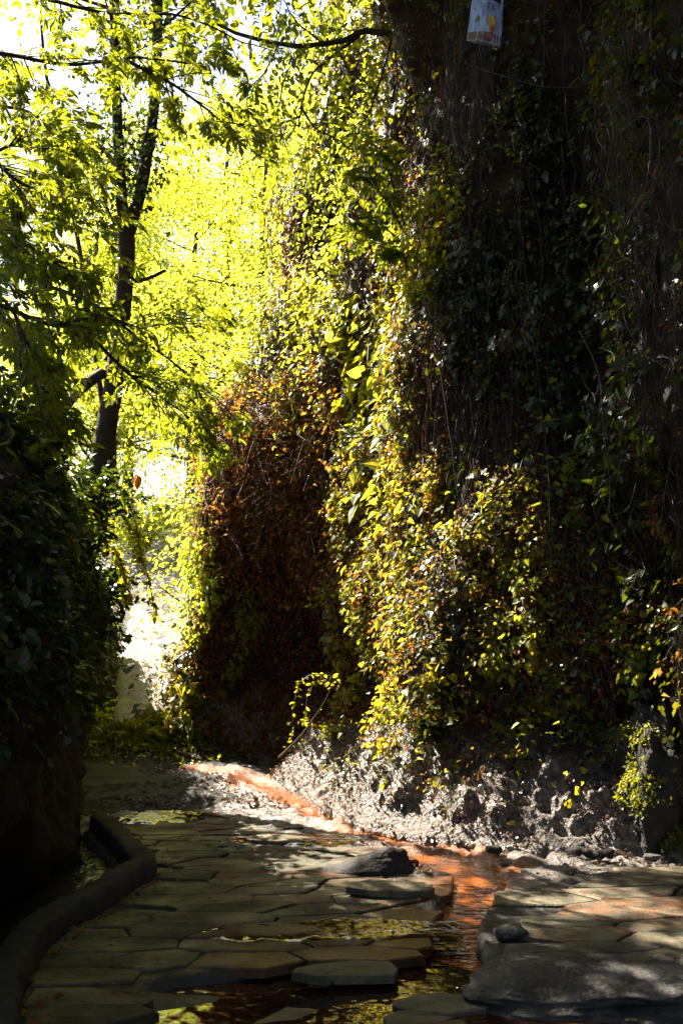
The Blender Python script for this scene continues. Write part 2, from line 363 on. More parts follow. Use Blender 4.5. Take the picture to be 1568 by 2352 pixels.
# ---- the earth bank on the left
b0 = [(-2.6, -8), (-2.4, -1), (-2.1, 3.5), (-2.12, 6.0), (-2.4, 8.6), (-2.95, 11), (-3.9, 13.2), (-4.15, 16), (-4.6, 20), (-6, 28), (-8, 44)]
b1 = [(-2.5, -8), (-2.3, -1), (-2.0, 3.5), (-2.02, 6.0), (-2.38, 8.6), (-2.85, 11), (-3.7, 13.2), (-4.0, 16), (-4.6, 20), (-6, 28), (-8.2, 44)]
b2 = [(-2.9, -8), (-2.6, -1), (-2.2, 3.5), (-2.12, 6.0), (-2.5, 8.6), (-2.9, 11), (-3.6, 12.6), (-4.2, 16), (-5, 20), (-6.6, 28), (-9, 44)]
b3 = [(-3.2, -8), (-3.1, -1), (-2.8, 3.5), (-2.7, 6.0), (-2.95, 8.6), (-3.2, 11), (-3.9, 12.8), (-4.8, 16), (-6, 20), (-7.8, 28), (-10, 44)]
b0, b1, b2, b3 = map(np.array, (b0, b1, b2, b3))
lvb = [(-.5, b0), (0, b0), (.9, b0 + .3 * (b1 - b0)), (1.8, b1), (2.8, b2), (3.6, b3), (4.1, b3 + [-1.6, 0]), (4.8, b3 + [-5, 0]), (6, b3 + [-14, 0]), (8, b3 + [-60, 0])]
usb = np.concatenate([np.linspace(0, 2, 40, endpoint=False), np.linspace(2, 7, 330, endpoint=False), np.linspace(7, 10, 90)])
zsb = np.concatenate([np.linspace(-.4, 3.6, 130, endpoint=False), np.linspace(3.6, 4.9, 30, endpoint=False), np.linspace(4.9, 8, 12)])
Bk = level_surface(lvb, usb, zsb)
BN = gnormals(Bk); sb = 1 if BN[200, 60, 0] > 0 else -1
BN = BN * sb; fl = Bk.reshape(-1, 3)
db = .22 * fbm(fl, 1.1, 3, 41) + .09 * fbm(fl, .35, 3, 45) + .03 * fbm(fl, .1, 2, 47)
Bk = Bk + db.reshape(*Bk.shape[:2], 1) * BN
BN = gnormals(Bk) * sb
meb = mk_mesh('bank', Bk.reshape(-1, 3), [grid_faces(*Bk.shape[:2])], True)
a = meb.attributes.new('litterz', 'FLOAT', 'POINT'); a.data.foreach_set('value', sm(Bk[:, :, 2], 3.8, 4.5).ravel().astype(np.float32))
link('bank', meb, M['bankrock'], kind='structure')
bpx, bpy_, bdep = project(Bk)

# ---------------------------------------------------------------- ground sheet
KERB = np.array([(-1.2, 2.0), (-1.32, 3.4)] + [g2(*p, .18) for p in ((-12, 2311), (8, 2211), (53, 2121), (114, 2066), (195, 2026), (281, 1976), (330, 1946), (298, 1911), (264, 1876), (229, 1856))])
KX = catmull(KERB, np.linspace(0, len(KERB) - 1, 80)); KX = KX[np.argsort(KX[:, 1])]
CH = np.array([g2(470, 1775), g2(560, 1790), g2(640, 1815), g2(740, 1855), g2(860, 1893), g2(980, 1930), g2(1060, 1985), g2(1095, 2040, -.1), g2(1085, 2090, -.1), g2(1062, 2150, -.1), g2(1080, 2230, -.1), g2(1130, 2300, -.1), g2(1240, 2370, -.1), (1.2, 3.4), (1.9, 2.2), (2.2, -3)])
CW = np.array([.22, .28, .22, .2, .25, .32, .32, .2, .17, .2, .25, .3, .38, .5, .8, 1.0])
def chan(xy):
    """distance to the channel centre line divided by its half-width (min over segments), and the parameter along it"""
    best = np.full(len(xy), 1e9); par = np.zeros(len(xy)); dist = np.full(len(xy), 1e9)
    for k in range(len(CH) - 1):
        a, b = CH[k], CH[k + 1]; ab = b - a
        t = np.clip(((xy - a) @ ab) / (ab @ ab), 0, 1)
        dd = np.linalg.norm(xy - (a + t[:, None] * ab), axis=1); r = dd / (CW[k] * (1 - t) + CW[k + 1] * t)
        m = r < best; best[m] = r[m]; par[m] = (k + t)[m]; dist[m] = dd[m]
    return best, par, dist
PUD = np.array(g2(520, 2345)); 
def puddle_dip(xy):
    """foreground paving that has sunk below the water"""
    x, y = xy[:, 0], xy[:, 1]
    edge = 5.52 + .10 * np.sin(x * 2.1 + 1) + .16 * (x + .3)            # the broken ledge
    inx = sm(x, -1.15, -.62) * (1 - sm(x, .75, 1.0))
    return inx * (1 - sm(y, edge - .12, edge))
def chan_near(p):
    best = None
    for k in range(len(CH) - 1):
        a, b = CH[k], CH[k + 1]; ab = b - a; t = min(1, max(0, float((p - a) @ ab / (ab @ ab)))); q = a + t * ab; d_ = float(np.linalg.norm(p - q)); w_ = CW[k] * (1 - t) + CW[k + 1] * t
        if best is None or d_ / w_ < best[0]: best = (d_ / w_, q, d_, w_)
    return best
def ground_h(xy):
    x, y = xy[:, 0], xy[:, 1]; P = np.stack([x, y, 0 * x], 1)
    h = -.025 + .004 * fbm(P, .35, 3, 61)
    r, par, dist = chan(xy)
    depth = np.interp(par, [0, 5, 6.5, 8, 12, 15], [.045, .05, .09, .17, .17, .2])
    h = h - depth * (1 - sm(r, .65, 1.25)) + (r < 1.6) * .045 * fbm(P, .28, 3, 67) * np.interp(par, [0, 6, 8], [1, .9, .35])
    h = h - .14 * puddle_dip(xy) - .12 * sm(x, .9, 1.1) * (1 - sm(y, 5.05, 5.3))
    # gutter between kerb and bank
    gut = (1 - sm(x - np.interp(y, KX[:, 1], KX[:, 0]), -.2, -.1)) * (1 - sm(y, 9.2, 9.9)); h = h - .16 * gut * sm(y, 3, 4)
    # dirt track behind the paving, rising away
    tr = sm(y, 10.6, 12.2) * (1 - sm(x, -1.4, -.8)); h = h + tr * (.09 + .03 * fbm(P, .3, 4, 63) + .05 * fbm(P, 1.1, 2, 64))
    m = np.exp(-((x + 2.7) / 1.15) ** 2 - ((y - 15.4) / .8) ** 2); h = h + .52 * m
    far = np.clip(y - 15.5, 0, None); h = h + .30 * far * sm(far, 0, 5) - .004 * np.clip(far - 8, 0, None) ** 1.6 + sm(far, 0, 2) * .08 * fbm(P, .8, 4, 66)
    rub = sm(x + .12 * (y - 9), .2, .9) * sm(y, 7.4, 8.6) * (1 - sm(y, 14, 15)); h = h + rub * .05 * np.abs(fbm(P, .3, 3, 68))
    wash = sm(y, 7.2, 8.3) * (1 - sm(y, 12, 13)); h = h + wash * (.018 * fbm(P, .16, 3, 69) + .02 * fbm(P, .06, 2, 70))
    return h
def gz(x, y): return float(ground_h(np.array([[x, y]]))[0])
xs = np.concatenate([[-70, -40, -20, -10], np.linspace(-6, -3, 40, endpoint=False), np.linspace(-3, 4.2, 290), np.linspace(4.4, 8, 16), [15, 30, 50, 70]])
ys = np.concatenate([[-40, -15, -4, 0], np.linspace(2.4, 11, 350, endpoint=False), np.linspace(11, 17, 170, endpoint=False), np.linspace(17, 45, 140), [60, 90, 150]])
XX, YY = np.meshgrid(xs, ys, indexing='ij'); xy = np.stack([XX.ravel(), YY.ravel()], 1)
H = ground_h(xy)
r, par, dist = chan(xy)
P3 = np.stack([xy[:, 0], xy[:, 1], 0 * H], 1)
iron = (1 - sm(r + .5 * fbm(P3, .35, 3, 71), .9, 1.9)) * .9
iron = np.maximum(iron, .85 * puddle_dip(xy) * sm(fbm(P3, .5, 2, 73), -.4, .2))
pud2 = np.exp(-((xy[:, 0] + .62) / .5) ** 2 - ((xy[:, 1] - 5.85) / .16) ** 2); iron = np.maximum(iron, .8 * pud2)
iron = iron * (1 - sm(xy[:, 1], 15.2, 16))
meg = mk_mesh('ground', np.stack([xy[:, 0], xy[:, 1], H], 1), [grid_faces(len(xs), len(ys))], True)
a = meg.attributes.new('iron', 'FLOAT', 'POINT'); a.data.foreach_set('value', iron.astype(np.float32))
ground_obj = link('ground', meg, M['ground'], kind='structure')
# pale trodden path climbing away between bank and cliff, a sheet just above the ground
def path_sheet():
    ys_ = np.linspace(15.9, 42, 190); V = []; nx = 44
    for y in ys_:
        c = np.interp(y, [15, 18, 22, 28, 42], [-3.0, -3.35, -3.75, -4.4, -5.5]); wd = np.interp(y, [15.9, 18, 22, 28, 42], [.45, .8, 1.15, 1.4, 1.6])
        for x in np.linspace(c - wd, c + wd, nx): V.append((x, y))
    V = np.array(V); h = ground_h(V) + .012 + .025 * fbm(np.c_[V, 0 * V[:, 0]], .22, 3, 75)
    e = np.abs(np.tile(np.linspace(-1, 1, nx), len(ys_))); h -= .12 * sm(e, .85, 1)
    return mk_mesh('path', np.c_[V, h], [grid_faces(len(ys_), nx)], True)
M['track'] = rough_mat('pale_gravel', [(.3, (.2, .18, .165)), (.7, (.38, .345, .32))], 4, rough=.9, bump=.9, bscale=14, bdist=.03)
link('path', path_sheet(), M['track'], kind='structure')

# ---------------------------------------------------------------- water
def ribbon(par0, par1, wmul, zf, name, mat, n=160, m=14):
    t = np.linspace(par0, par1, n); c = catmull(CH, t); T = np.gradient(c, axis=0); T /= np.linalg.norm(T, axis=1, keepdims=True); Nr = np.stack([T[:, 1], -T[:, 0]], 1)
    wd = np.interp(t, np.arange(len(CW)), CW) * wmul
    s = np.linspace(-1, 1, m)
    V = c[:, None] + s[None, :, None] * wd[:, None, None] * Nr[:, None]
    z = np.repeat(np.interp(t, [0, 5, 6.5, 8, 15], zf)[:, None], m, 1)
    V = np.concatenate([V, z[..., None]], -1)
    return link(name, mk_mesh(name, V.reshape(-1, 3), [grid_faces(n, m)], True), mat, kind='structure')
ribbon(0, 15, 1.3, [-.05, -.052, -.062, -.078, -.084], 'stream_water', M['stream'])
def water_patch(name, poly, z, mat):
    V = [(x, y, z) for x, y in poly]
    me = bpy.data.meshes.new(name); me.from_pydata(V, [], [list(range(len(V)))]); me.update()
    return link(name, me, mat, kind='structure')
water_patch('puddle_water', [(-1.25, 2.2), (3.2, 2.2), (3.2, 4.9), (1.5, 4.9), (.95, 4.95), (.82, 5.45), (.5, 5.78), (-.3, 5.68), (-.95, 5.55), (-1.25, 5.0)], -.074, M['puddle'])
def film(cx, cy, rx, ry, z, seed):
    """shallow film of water lying unevenly over the paving: shows only where it stands above the stones"""
    u = np.linspace(-1, 1, 150); U, V = np.meshgrid(u, u, indexing='ij'); P = np.stack([cx + rx * U.ravel(), cy + ry * V.ravel(), np.zeros(U.size)], 1)
    e = U.ravel() ** 2 + V.ravel() ** 2 + .35 * fbm(P, .3, 3, seed); P[:, 2] = z + .006 * fbm(P, .16, 3, seed + 3) + .003 * fbm(P, .04, 2, seed + 7) - .03 * sm(e, .45, 1.)
    link('puddle_water', mk_mesh('puddle_water', P, [grid_faces(150, 150)], True), M['film'], kind='structure')
film(-.25, 6.12, .95, .3, .002, 301)
q_ = g2(385, 1870); film(q_[0], q_[1] - .1, .7, .4, .001, 311)
q_ = g2(700, 1925); film(q_[0], q_[1], .6, .35, .002, 321)
water_patch('gutter_water', [(-2.9, 3)] + [(x - .1, y) for x, y in KX[::6] if y > 3.2] + [(-2.3, 9.9), (-3.0, 9.9)], -.1, M['gutter'])
# ---------------------------------------------------------------- flagstone paving (one laid surface)
def clip(poly, n, c):
    out = []
    for k in range(len(poly)):
        a, b = poly[k], poly[(k + 1) % len(poly)]; da = n[0] * a[0] + n[1] * a[1] - c; db = n[0] * b[0] + n[1] * b[1] - c
        if da <= 0: out.append(a)
        if (da < 0 < db) or (db < 0 < da):
            t = da / (da - db); out.append((a[0] + t * (b[0] - a[0]), a[1] + t * (b[1] - a[1])))
    return out
def inside(p, poly):
    x, y = p; r = False; j = len(poly) - 1
    for i in range(len(poly)):
        xi, yi = poly[i]; xj, yj = poly[j]
        if (yi > y) != (yj > y) and x < (xj - xi) * (y - yi) / (yj - yi) + xi: r = not r
        j = i
    return r
def pave(region, pitch, seed, zfun, joint=.017, drop=0.0, aspect=1.35, ang=.25, thick=.05):
    R = random.Random(seed); isleft = seed == 3; K = np.array([1 / aspect, aspect]); ca, sa = math.cos(ang), math.sin(ang)
    region0 = region; rot = lambda p: ((p[0] * ca + p[1] * sa) * K[0], (-p[0] * sa + p[1] * ca) * K[1])
    unrot = lambda p: (p[0] / K[0] * ca - p[1] / K[1] * sa, p[0] / K[0] * sa + p[1] / K[1] * ca)
    Q = [rot(p) for p in region]; xs_ = [p[0] for p in Q]; ys_ = [p[1] for p in Q]; sites = []
    for i in range(int((max(xs_) - min(xs_)) / pitch) + 4):
        for j in range(int((max(ys_) - min(ys_)) / pitch) + 4):
            if R.random() < .07: continue
            sites.append((min(xs_) + (i - 1.5 + (j % 2) * .5 + R.uniform(-.46, .46)) * pitch, min(ys_) + (j - 1.5 + R.uniform(-.36, .36)) * pitch))
    mb = MB()
    S = np.array(sites)
    for k, s in enumerate(sites):
        if not inside(unrot(s), region): continue
        dd = ((S - s) ** 2).sum(1); order = np.argsort(dd)[1:18]
        poly = [(s[0] - 1, s[1] - 1), (s[0] + 1, s[1] - 1), (s[0] + 1, s[1] + 1), (s[0] - 1, s[1] + 1)]
        J = joint * R.uniform(.5, 1.9)
        for o in order:
            q = S[o]; nx, ny = q[0] - s[0], q[1] - s[1]; L = math.hypot(nx, ny); nx /= L; ny /= L
            c = nx * (s[0] + q[0]) / 2 + ny * (s[1] + q[1]) / 2 - J
            poly = clip(poly, (nx, ny), c)
            if len(poly) < 3: break
        if len(poly) < 3: continue
        poly = [unrot(p) for p in poly]; s = unrot(s)
        r_, q_, d_, w_ = chan_near(np.array(s)); n_ = (q_ - np.array(s)) / (d_ + 1e-9)
        if r_ < 1.0: continue
        if r_ < 4: poly = clip(poly, n_, float(n_ @ q_) - w_ * .86)
        if isleft:
            k_ = np.argsort(((KX - np.array(s)) ** 2).sum(1))[:5]
            for q_ in KX[k_]:
                n_ = q_ - np.array(s); n_ /= np.linalg.norm(n_); poly = clip(poly, n_, float(n_ @ q_) - .1)
                if len(poly) < 3: break
        if len(poly) < 3: continue
        A = abs(sum(poly[i][0] * poly[(i + 1) % len(poly)][1] - poly[(i + 1) % len(poly)][0] * poly[i][1] for i in range(len(poly)))) / 2
        if A < .012: continue
        c0 = np.array(poly)
        if R.random() < drop: continue
        # rough the edge: split and jitter
        pts = []
        for i in range(len(poly)):
            a, b = np.array(poly[i]), np.array(poly[(i + 1) % len(poly)]); L = np.linalg.norm(b - a); m = max(1, int(L / .07))
            nrm = np.array([b[1] - a[1], a[0] - b[0]]) / (L + 1e-9)
            for q in range(m):
                t = q / m; pts.append(a + (b - a) * t + nrm * R.uniform(-.008, .006) * (1 if q else .4))
        pts = np.array(pts); ctr = pts.mean(0)
        z0 = zfun(ctr) - .006 + R.uniform(-.004, .004); tx, ty = R.uniform(-.01, .01), R.uniform(-.01, .01)
        def ring(sc, dz):
            q = ctr + (pts - ctr) * sc; return np.c_[q, z0 + dz + (q - ctr) @ [tx, ty]]
        rad = np.sqrt(A / math.pi); r0 = ring(1, -thick); r1 = ring(1, -.007); r2 = ring(1 - .012 / rad, 0)
        n_ = len(pts); i = np.arange(n_); k2 = (i + 1) % n_
        V = np.concatenate([r0, r1, r2])
        mb.add(V, [np.stack([i, k2, n_ + k2, n_ + i], 1), np.stack([n_ + i, n_ + k2, 2 * n_ + k2, 2 * n_ + i], 1), (2 * n_ + i)[None]])
    return mb
kerb_in = [g2(60, 2400), g2(150, 2220), g2(230, 2110), g2(350, 1985), g2(318, 1925), g2(262, 1868)]
left_region = [(x + .11, y) for x, y in KX[::5]] + [(-2.1, 9.8)] + [g2(420, 1868), g2(640, 1890), g2(820, 1935), g2(960, 1985), g2(1045, 2040), g2(1060, 2075), g2(1012, 2130), g2(1022, 2190), g2(1040, 2280), g2(1010, 2352), (.7, 3.2), (.9, 2.2)]
def zl(c):
    return -(.1 + .04 * math.sin(c[0] * 9 + c[1] * 7)) * float(puddle_dip(np.array([c]))[0]) + .012 * math.sin(c[0] * 2.3) * math.cos(c[1] * 1.4)
mbp = pave(left_region, .37, 3, zl, joint=.006, aspect=1.5, ang=.08)
right_region = [g2(1128, 2165, .1), g2(1115, 2075, .1), g2(1190, 2015, .08), g2(1400, 1985, .06), g2(1600, 1990, .05), (3.4, 6.9), (3.5, 5.4), g2(1568, 2190, .12), g2(1350, 2180, .12)]
def zr(c): return .03 + .02 * (1 - float(sm(c[1], 5.2, 7.4)))
M['mortar'] = rough_mat('dark_mortar', [(.3, (.016, .015, .013)), (.7, (.045, .041, .037))], 6, rough=.7, bump=.9, bscale=20, bdist=.015, wet=(3, .3, .8))
def mortar_faces():
    n = len(meg.polygons); c = np.zeros(n * 3, np.float32); meg.polygons.foreach_get('center', c); c = c.reshape(-1, 3)
    r = np.zeros(n, bool); j = len(left_region) - 1; x, y = c[:, 0], c[:, 1]
    for i in range(len(left_region)):
        (xi, yi), (xj, yj) = left_region[i], left_region[j]; k = ((yi > y) != (yj > y)) & (x < (xj - xi) * (y - yi) / (yj - yi + 1e-12) + xi); r ^= k; j = i
    r &= (chan(c[:, :2].astype(float))[0] > 1.1) & (puddle_dip(c[:, :2].astype(float)) < .5)
    M['gravel'] = rough_mat('dark_gravel', [(.3, (.009, .009, .009)), (.55, (.024, .023, .022)), (.8, (.06, .056, .052))], 9, rough=.6, bump=1., bscale=40, bdist=.02, spec=.15)
    tr = (y > 10.4 + .25 * np.sin(x * 5)) & (y < 25) & (x < -1.35 + .2 * np.sin(y * 4)) & (chan(c[:, :2].astype(float))[0] > 1.5)  # dark gravel runs on up the path's left side to stand for shade
    meg.materials.append(M['mortar']); meg.materials.append(M['gravel']); meg.polygons.foreach_set('material_index', np.where(tr, 2, r).astype(np.int32)); meg.update()
mortar_faces()
mbr = pave(right_region, .42, 8, zr, joint=.008, aspect=1.4, thick=.09, ang=.1, drop=.02)
# mortar bed under the right-hand paving, with a rounded lip over the channel
def bed():
    poly = np.array(right_region); c = poly.mean(0); n = 160
    # resample outline
    per = np.concatenate([poly, poly[:1]]); seg = np.r_[0, np.cumsum(np.linalg.norm(np.diff(per, axis=0), axis=1))]
    s = np.linspace(0, seg[-1], n, endpoint=False); o = np.c_[np.interp(s, seg, per[:, 0]), np.interp(s, seg, per[:, 1])]
    rings = []
    for f, dz in ((1.06, -.25), (1.055, -.12), (1.045, -.05), (1.02, -.022), (.98, -.03), (.85, -.03), (.7, -.03), (.55, -.03), (.4, -.03), (.2, -.03), (.02, -.03)):
        q = c + (o - c) * f; z = np.array([zr(p) for p in q]) + dz
        q3 = np.c_[q, z]; wob = .02 * fbm(q3, .18, 3, 81); q3[:, :2] += (q - c) / np.linalg.norm(q - c, axis=1, keepdims=True) * wob[:, None] * 1.2; q3[:, 2] += (.35 * wob + .012 * fbm(q3, .06, 2, 83)) * (dz > -.2)
        rings.append(q3)
    V = np.stack(rings, 1); V = np.concatenate([V, V[:1]], 0)
    return mk_mesh('paving_bed', V.reshape(-1, 3), [grid_faces(n + 1, len(rings))], True)
link('paving_ground', bed(), M['mortar'], kind='structure')
for m_ in (mbp, mbr):
    o_ = m_.build('flagstone_path', M['stone'], smooth=False, kind='structure'); V_ = np.array([v.co[:] for v in o_.data.vertices]); ch_ = chan(V_[:, :2])
    f_ = 1 - sm(ch_[2] + .25 * fbm(V_ * [1, 1, 0], .45, 3, 181), .25, .75); f_ = np.maximum(f_ * (V_[:, 0] < 1.0), .8 * np.exp(-((V_[:, 0] + .3) / .8) ** 2 - ((V_[:, 1] - 5.6) / .4) ** 2) * sm(fbm(V_ * [1, 1, 0], .4, 2, 183), -.3, .3))
    a = o_.data.attributes.new('iron', 'FLOAT', 'POINT'); a.data.foreach_set('value', f_.astype(np.float32))

# ---------------------------------------------------------------- kerb
def kerb():
    ctr = KERB
    t = np.linspace(0, len(ctr) - 1, 260); c = catmull(ctr, t); T = norm(np.gradient(c, axis=0)); Nr = np.stack([T[:, 1], -T[:, 0]], 1)
    prof = [(-.1, -.3), (-.095, .07), (-.088, .105), (-.07, .122), (-.03, .127), (.025, .127), (.06, .121), (.075, .105), (.083, .06), (.09, .02), (.095, -.08)]
    V = np.zeros((260, len(prof), 3))
    for k, (o, z) in enumerate(prof): V[:, k, :2] = c + Nr * o; V[:, k, 2] = z
    f = V.reshape(-1, 3); V = V + (.02 * fbm(f, .3, 4, 91) + .014 * fbm(f, .07, 3, 92)).reshape(260, -1, 1) * np.array([.6, .6, 1])
    g = [grid_faces(260, len(prof))]; n = len(prof)
    g.append(np.array([list(range(n))])); g.append(np.array([list(259 * n + np.arange(n))[::-1]]))
    me = mk_mesh('kerb', V.reshape(-1, 3), g, True)
    o = link('kerb', me, M['kerb']); o['label'] = 'low bent concrete kerb between the flagstones and the dark bank'; o['category'] = 'kerb'
kerb()

# ---------------------------------------------------------------- rocks
def rock_mesh(name, size, seed, flat=.5, rough=.25, sub=4, shape=None):
    bpy_me = bpy.data.meshes.new(name); import bmesh
    bm = bmesh.new(); bmesh.ops.create_icosphere(bm, subdivisions=sub, radius=1); bm.to_mesh(bpy_me); bm.free()
    n = len(bpy_me.vertices); V = np.zeros(n * 3, np.float32); bpy_me.vertices.foreach_get('co', V); V = V.reshape(-1, 3).astype(float)
    r = 1 + rough * fbm(V + seed * 3.7, .9, 3, seed) + rough * .35 * fbm(V + seed, .25, 3, seed + 5)
    V = V * r[:, None]
    if shape is not None: V = shape(V)
    V[:, 2] = np.where(V[:, 2] > flat, flat + (V[:, 2] - flat) * .35, V[:, 2])
    V = V * np.array(size)
    bpy_me.vertices.foreach_set('co', V.astype(np.float32).ravel()); bpy_me.polygons.foreach_set('use_smooth', np.ones(len(bpy_me.polygons), bool)); bpy_me.update()
    return bpy_me
def rock(name, label, cat, loc, size, seed, mat, rot=0, group=None, **kw):
    o = link(name, rock_mesh(name, size, seed, **kw), mat); o.location = loc; o.rotation_euler = (0, 0, rot); o['label'] = label; o['category'] = cat
    if group: o['group'] = group
    return o
def shp_mound(V):
    V = V.copy(); V[:, 0] = np.where(V[:, 0] < 0, V[:, 0] * 2.1, V[:, 0] * .75); V[:, 2] *= np.where(V[:, 0] < 0, np.clip(1 + .55 * V[:, 0], .22, 1), 1); return V
p = gnd(895, 2003); rock('boulder', 'dark pointed boulder lying on the flagstones beside the sunlit wash', 'boulder', (p[0], p[1] + .12, -.02), (.27, .2, .2), 4, M['darkrock'], shape=shp_mound, rough=.22, flat=2)
p = gnd(1390, 2235, .0); rock('rock_slab', 'big rounded grey rock slab dappled with sun above the orange water', 'rock', (p[0] + .1, p[1] + .02, -.06), (.86, .5, .145), 7, M['slab'], flat=.6, rough=.2, sub=6)
p = gnd(1412, 2285, -.1); rock('stone', 'fist-sized square stone standing in front of the grey rock slab', 'stone', (p[0], p[1], -.05), (.075, .06, .085), 12, M['slab'], rough=.35, sub=3, flat=.6)
p = gnd(1500, 2318, -.1); rock('stone', 'low flat stone in the orange water at the lower right', 'stone', (p[0], p[1], -.09), (.11, .06, .05), 15, M['slab'], rough=.3, sub=3)
p = gnd(1170, 2120, .1); rock('stone', 'rounded cobble at the channel edge of the raised right paving', 'stone', (p[0], p[1], .05), (.09, .06, .045), 16, M['slab'], rough=.2, sub=3, flat=.6)
for k, (px, py, s) in enumerate(((1130, 1958, .05), (1210, 1990, .045), (1012, 1990, .05), (960, 1925, .06), (1070, 1915, .07), (1250, 1930, .08), (880, 1870, .09), (760, 1850, .07), (700, 1815, .08), (1160, 1975, .04), (1040, 1965, .04), (1500, 1975, .06))):
    p = gnd(px, py); rock('wash_stone', 'small wet mud-coated stone in the sunlit orange wash', 'stone', (p[0], p[1], gz(p[0], p[1]) + s * .2), (s * 1.3, s, s * .75), 30 + k, M['slab'] if k % 2 else M['darkrock'], rough=.35, sub=3, group='small stones scattered in the wash')
# broken plank or branch at the foot of the rubble
mb = MB(); p = gnd(1320, 1972); q = gnd(1408, 1980); t = np.linspace(0, 1, 14)[:, None]
Pl = p * (1 - t) + q * t + np.c_[np.zeros((14, 2)), .05 + .012 * np.sin(t * 9)]; mb.tube(Pl, .035 + .008 * np.sin(np.arange(14) * 1.7), 7)
o = mb.build('log', M['darkrock']); o['label'] = 'short dark rotten log lying at the foot of the rubble on the right'; o['category'] = 'log'
# slabs broken loose at the far edge of the left paving and in the foreground puddle
def loose_slab(px, py, z, size, rot, tilt, label, seed):
    R = random.Random(seed); n = 9; mb = MB()
    a = np.sort(np.array([k / n * 2 * math.pi + R.uniform(-.25, .25) for k in range(n)]))
    pts = np.c_[np.cos(a) * size[0] * [R.uniform(.8, 1.1) for _ in a], np.sin(a) * size[1] * [R.uniform(.8, 1.1) for _ in a]]
    i = np.arange(n); k2 = (i + 1) % n; V = np.concatenate([np.c_[pts, 0 * a - .045], np.c_[pts, 0 * a - .006], np.c_[pts * .96, 0 * a]])
    mb.add(V, [np.stack([i, k2, n + k2, n + i], 1), np.stack([n + i, n + k2, 2 * n + k2, 2 * n + i], 1), (2 * n + i)[None], i[::-1][None]])
    o = mb.build('loose_slab', M['stone'], smooth=False); p = gnd(px, py, z); o.location = (p[0], p[1], z); o.rotation_euler = (tilt[0], tilt[1], rot)
    o['label'] = label; o['category'] = 'stone slab'
loose_slab(900, 2033, .045, (.36, .17), .1, (.03, .04), 'thin broken slab catching sun streaks just in front of the dark boulder', 1)
loose_slab(1015, 2300, -.05, (.26, .13), -.1, (.05, -.03), 'rust-brown loose slab at the lip of the orange channel', 2)
loose_slab(800, 2225, .0, (.3, .13), .2, (.04, .03), 'reddish tilted slab lying behind the yellow reflecting puddle', 3)
loose_slab(960, 2335, -.06, (.22, .1), .5, (.04, .06), 'dark slab half sunk in the puddle at the bottom of the photo', 4)
loose_slab(640, 1925, .02, (.33, .14), -.2, (.05, .02), 'wet flat slab at the far edge of the paving near the sunlit mud', 5)

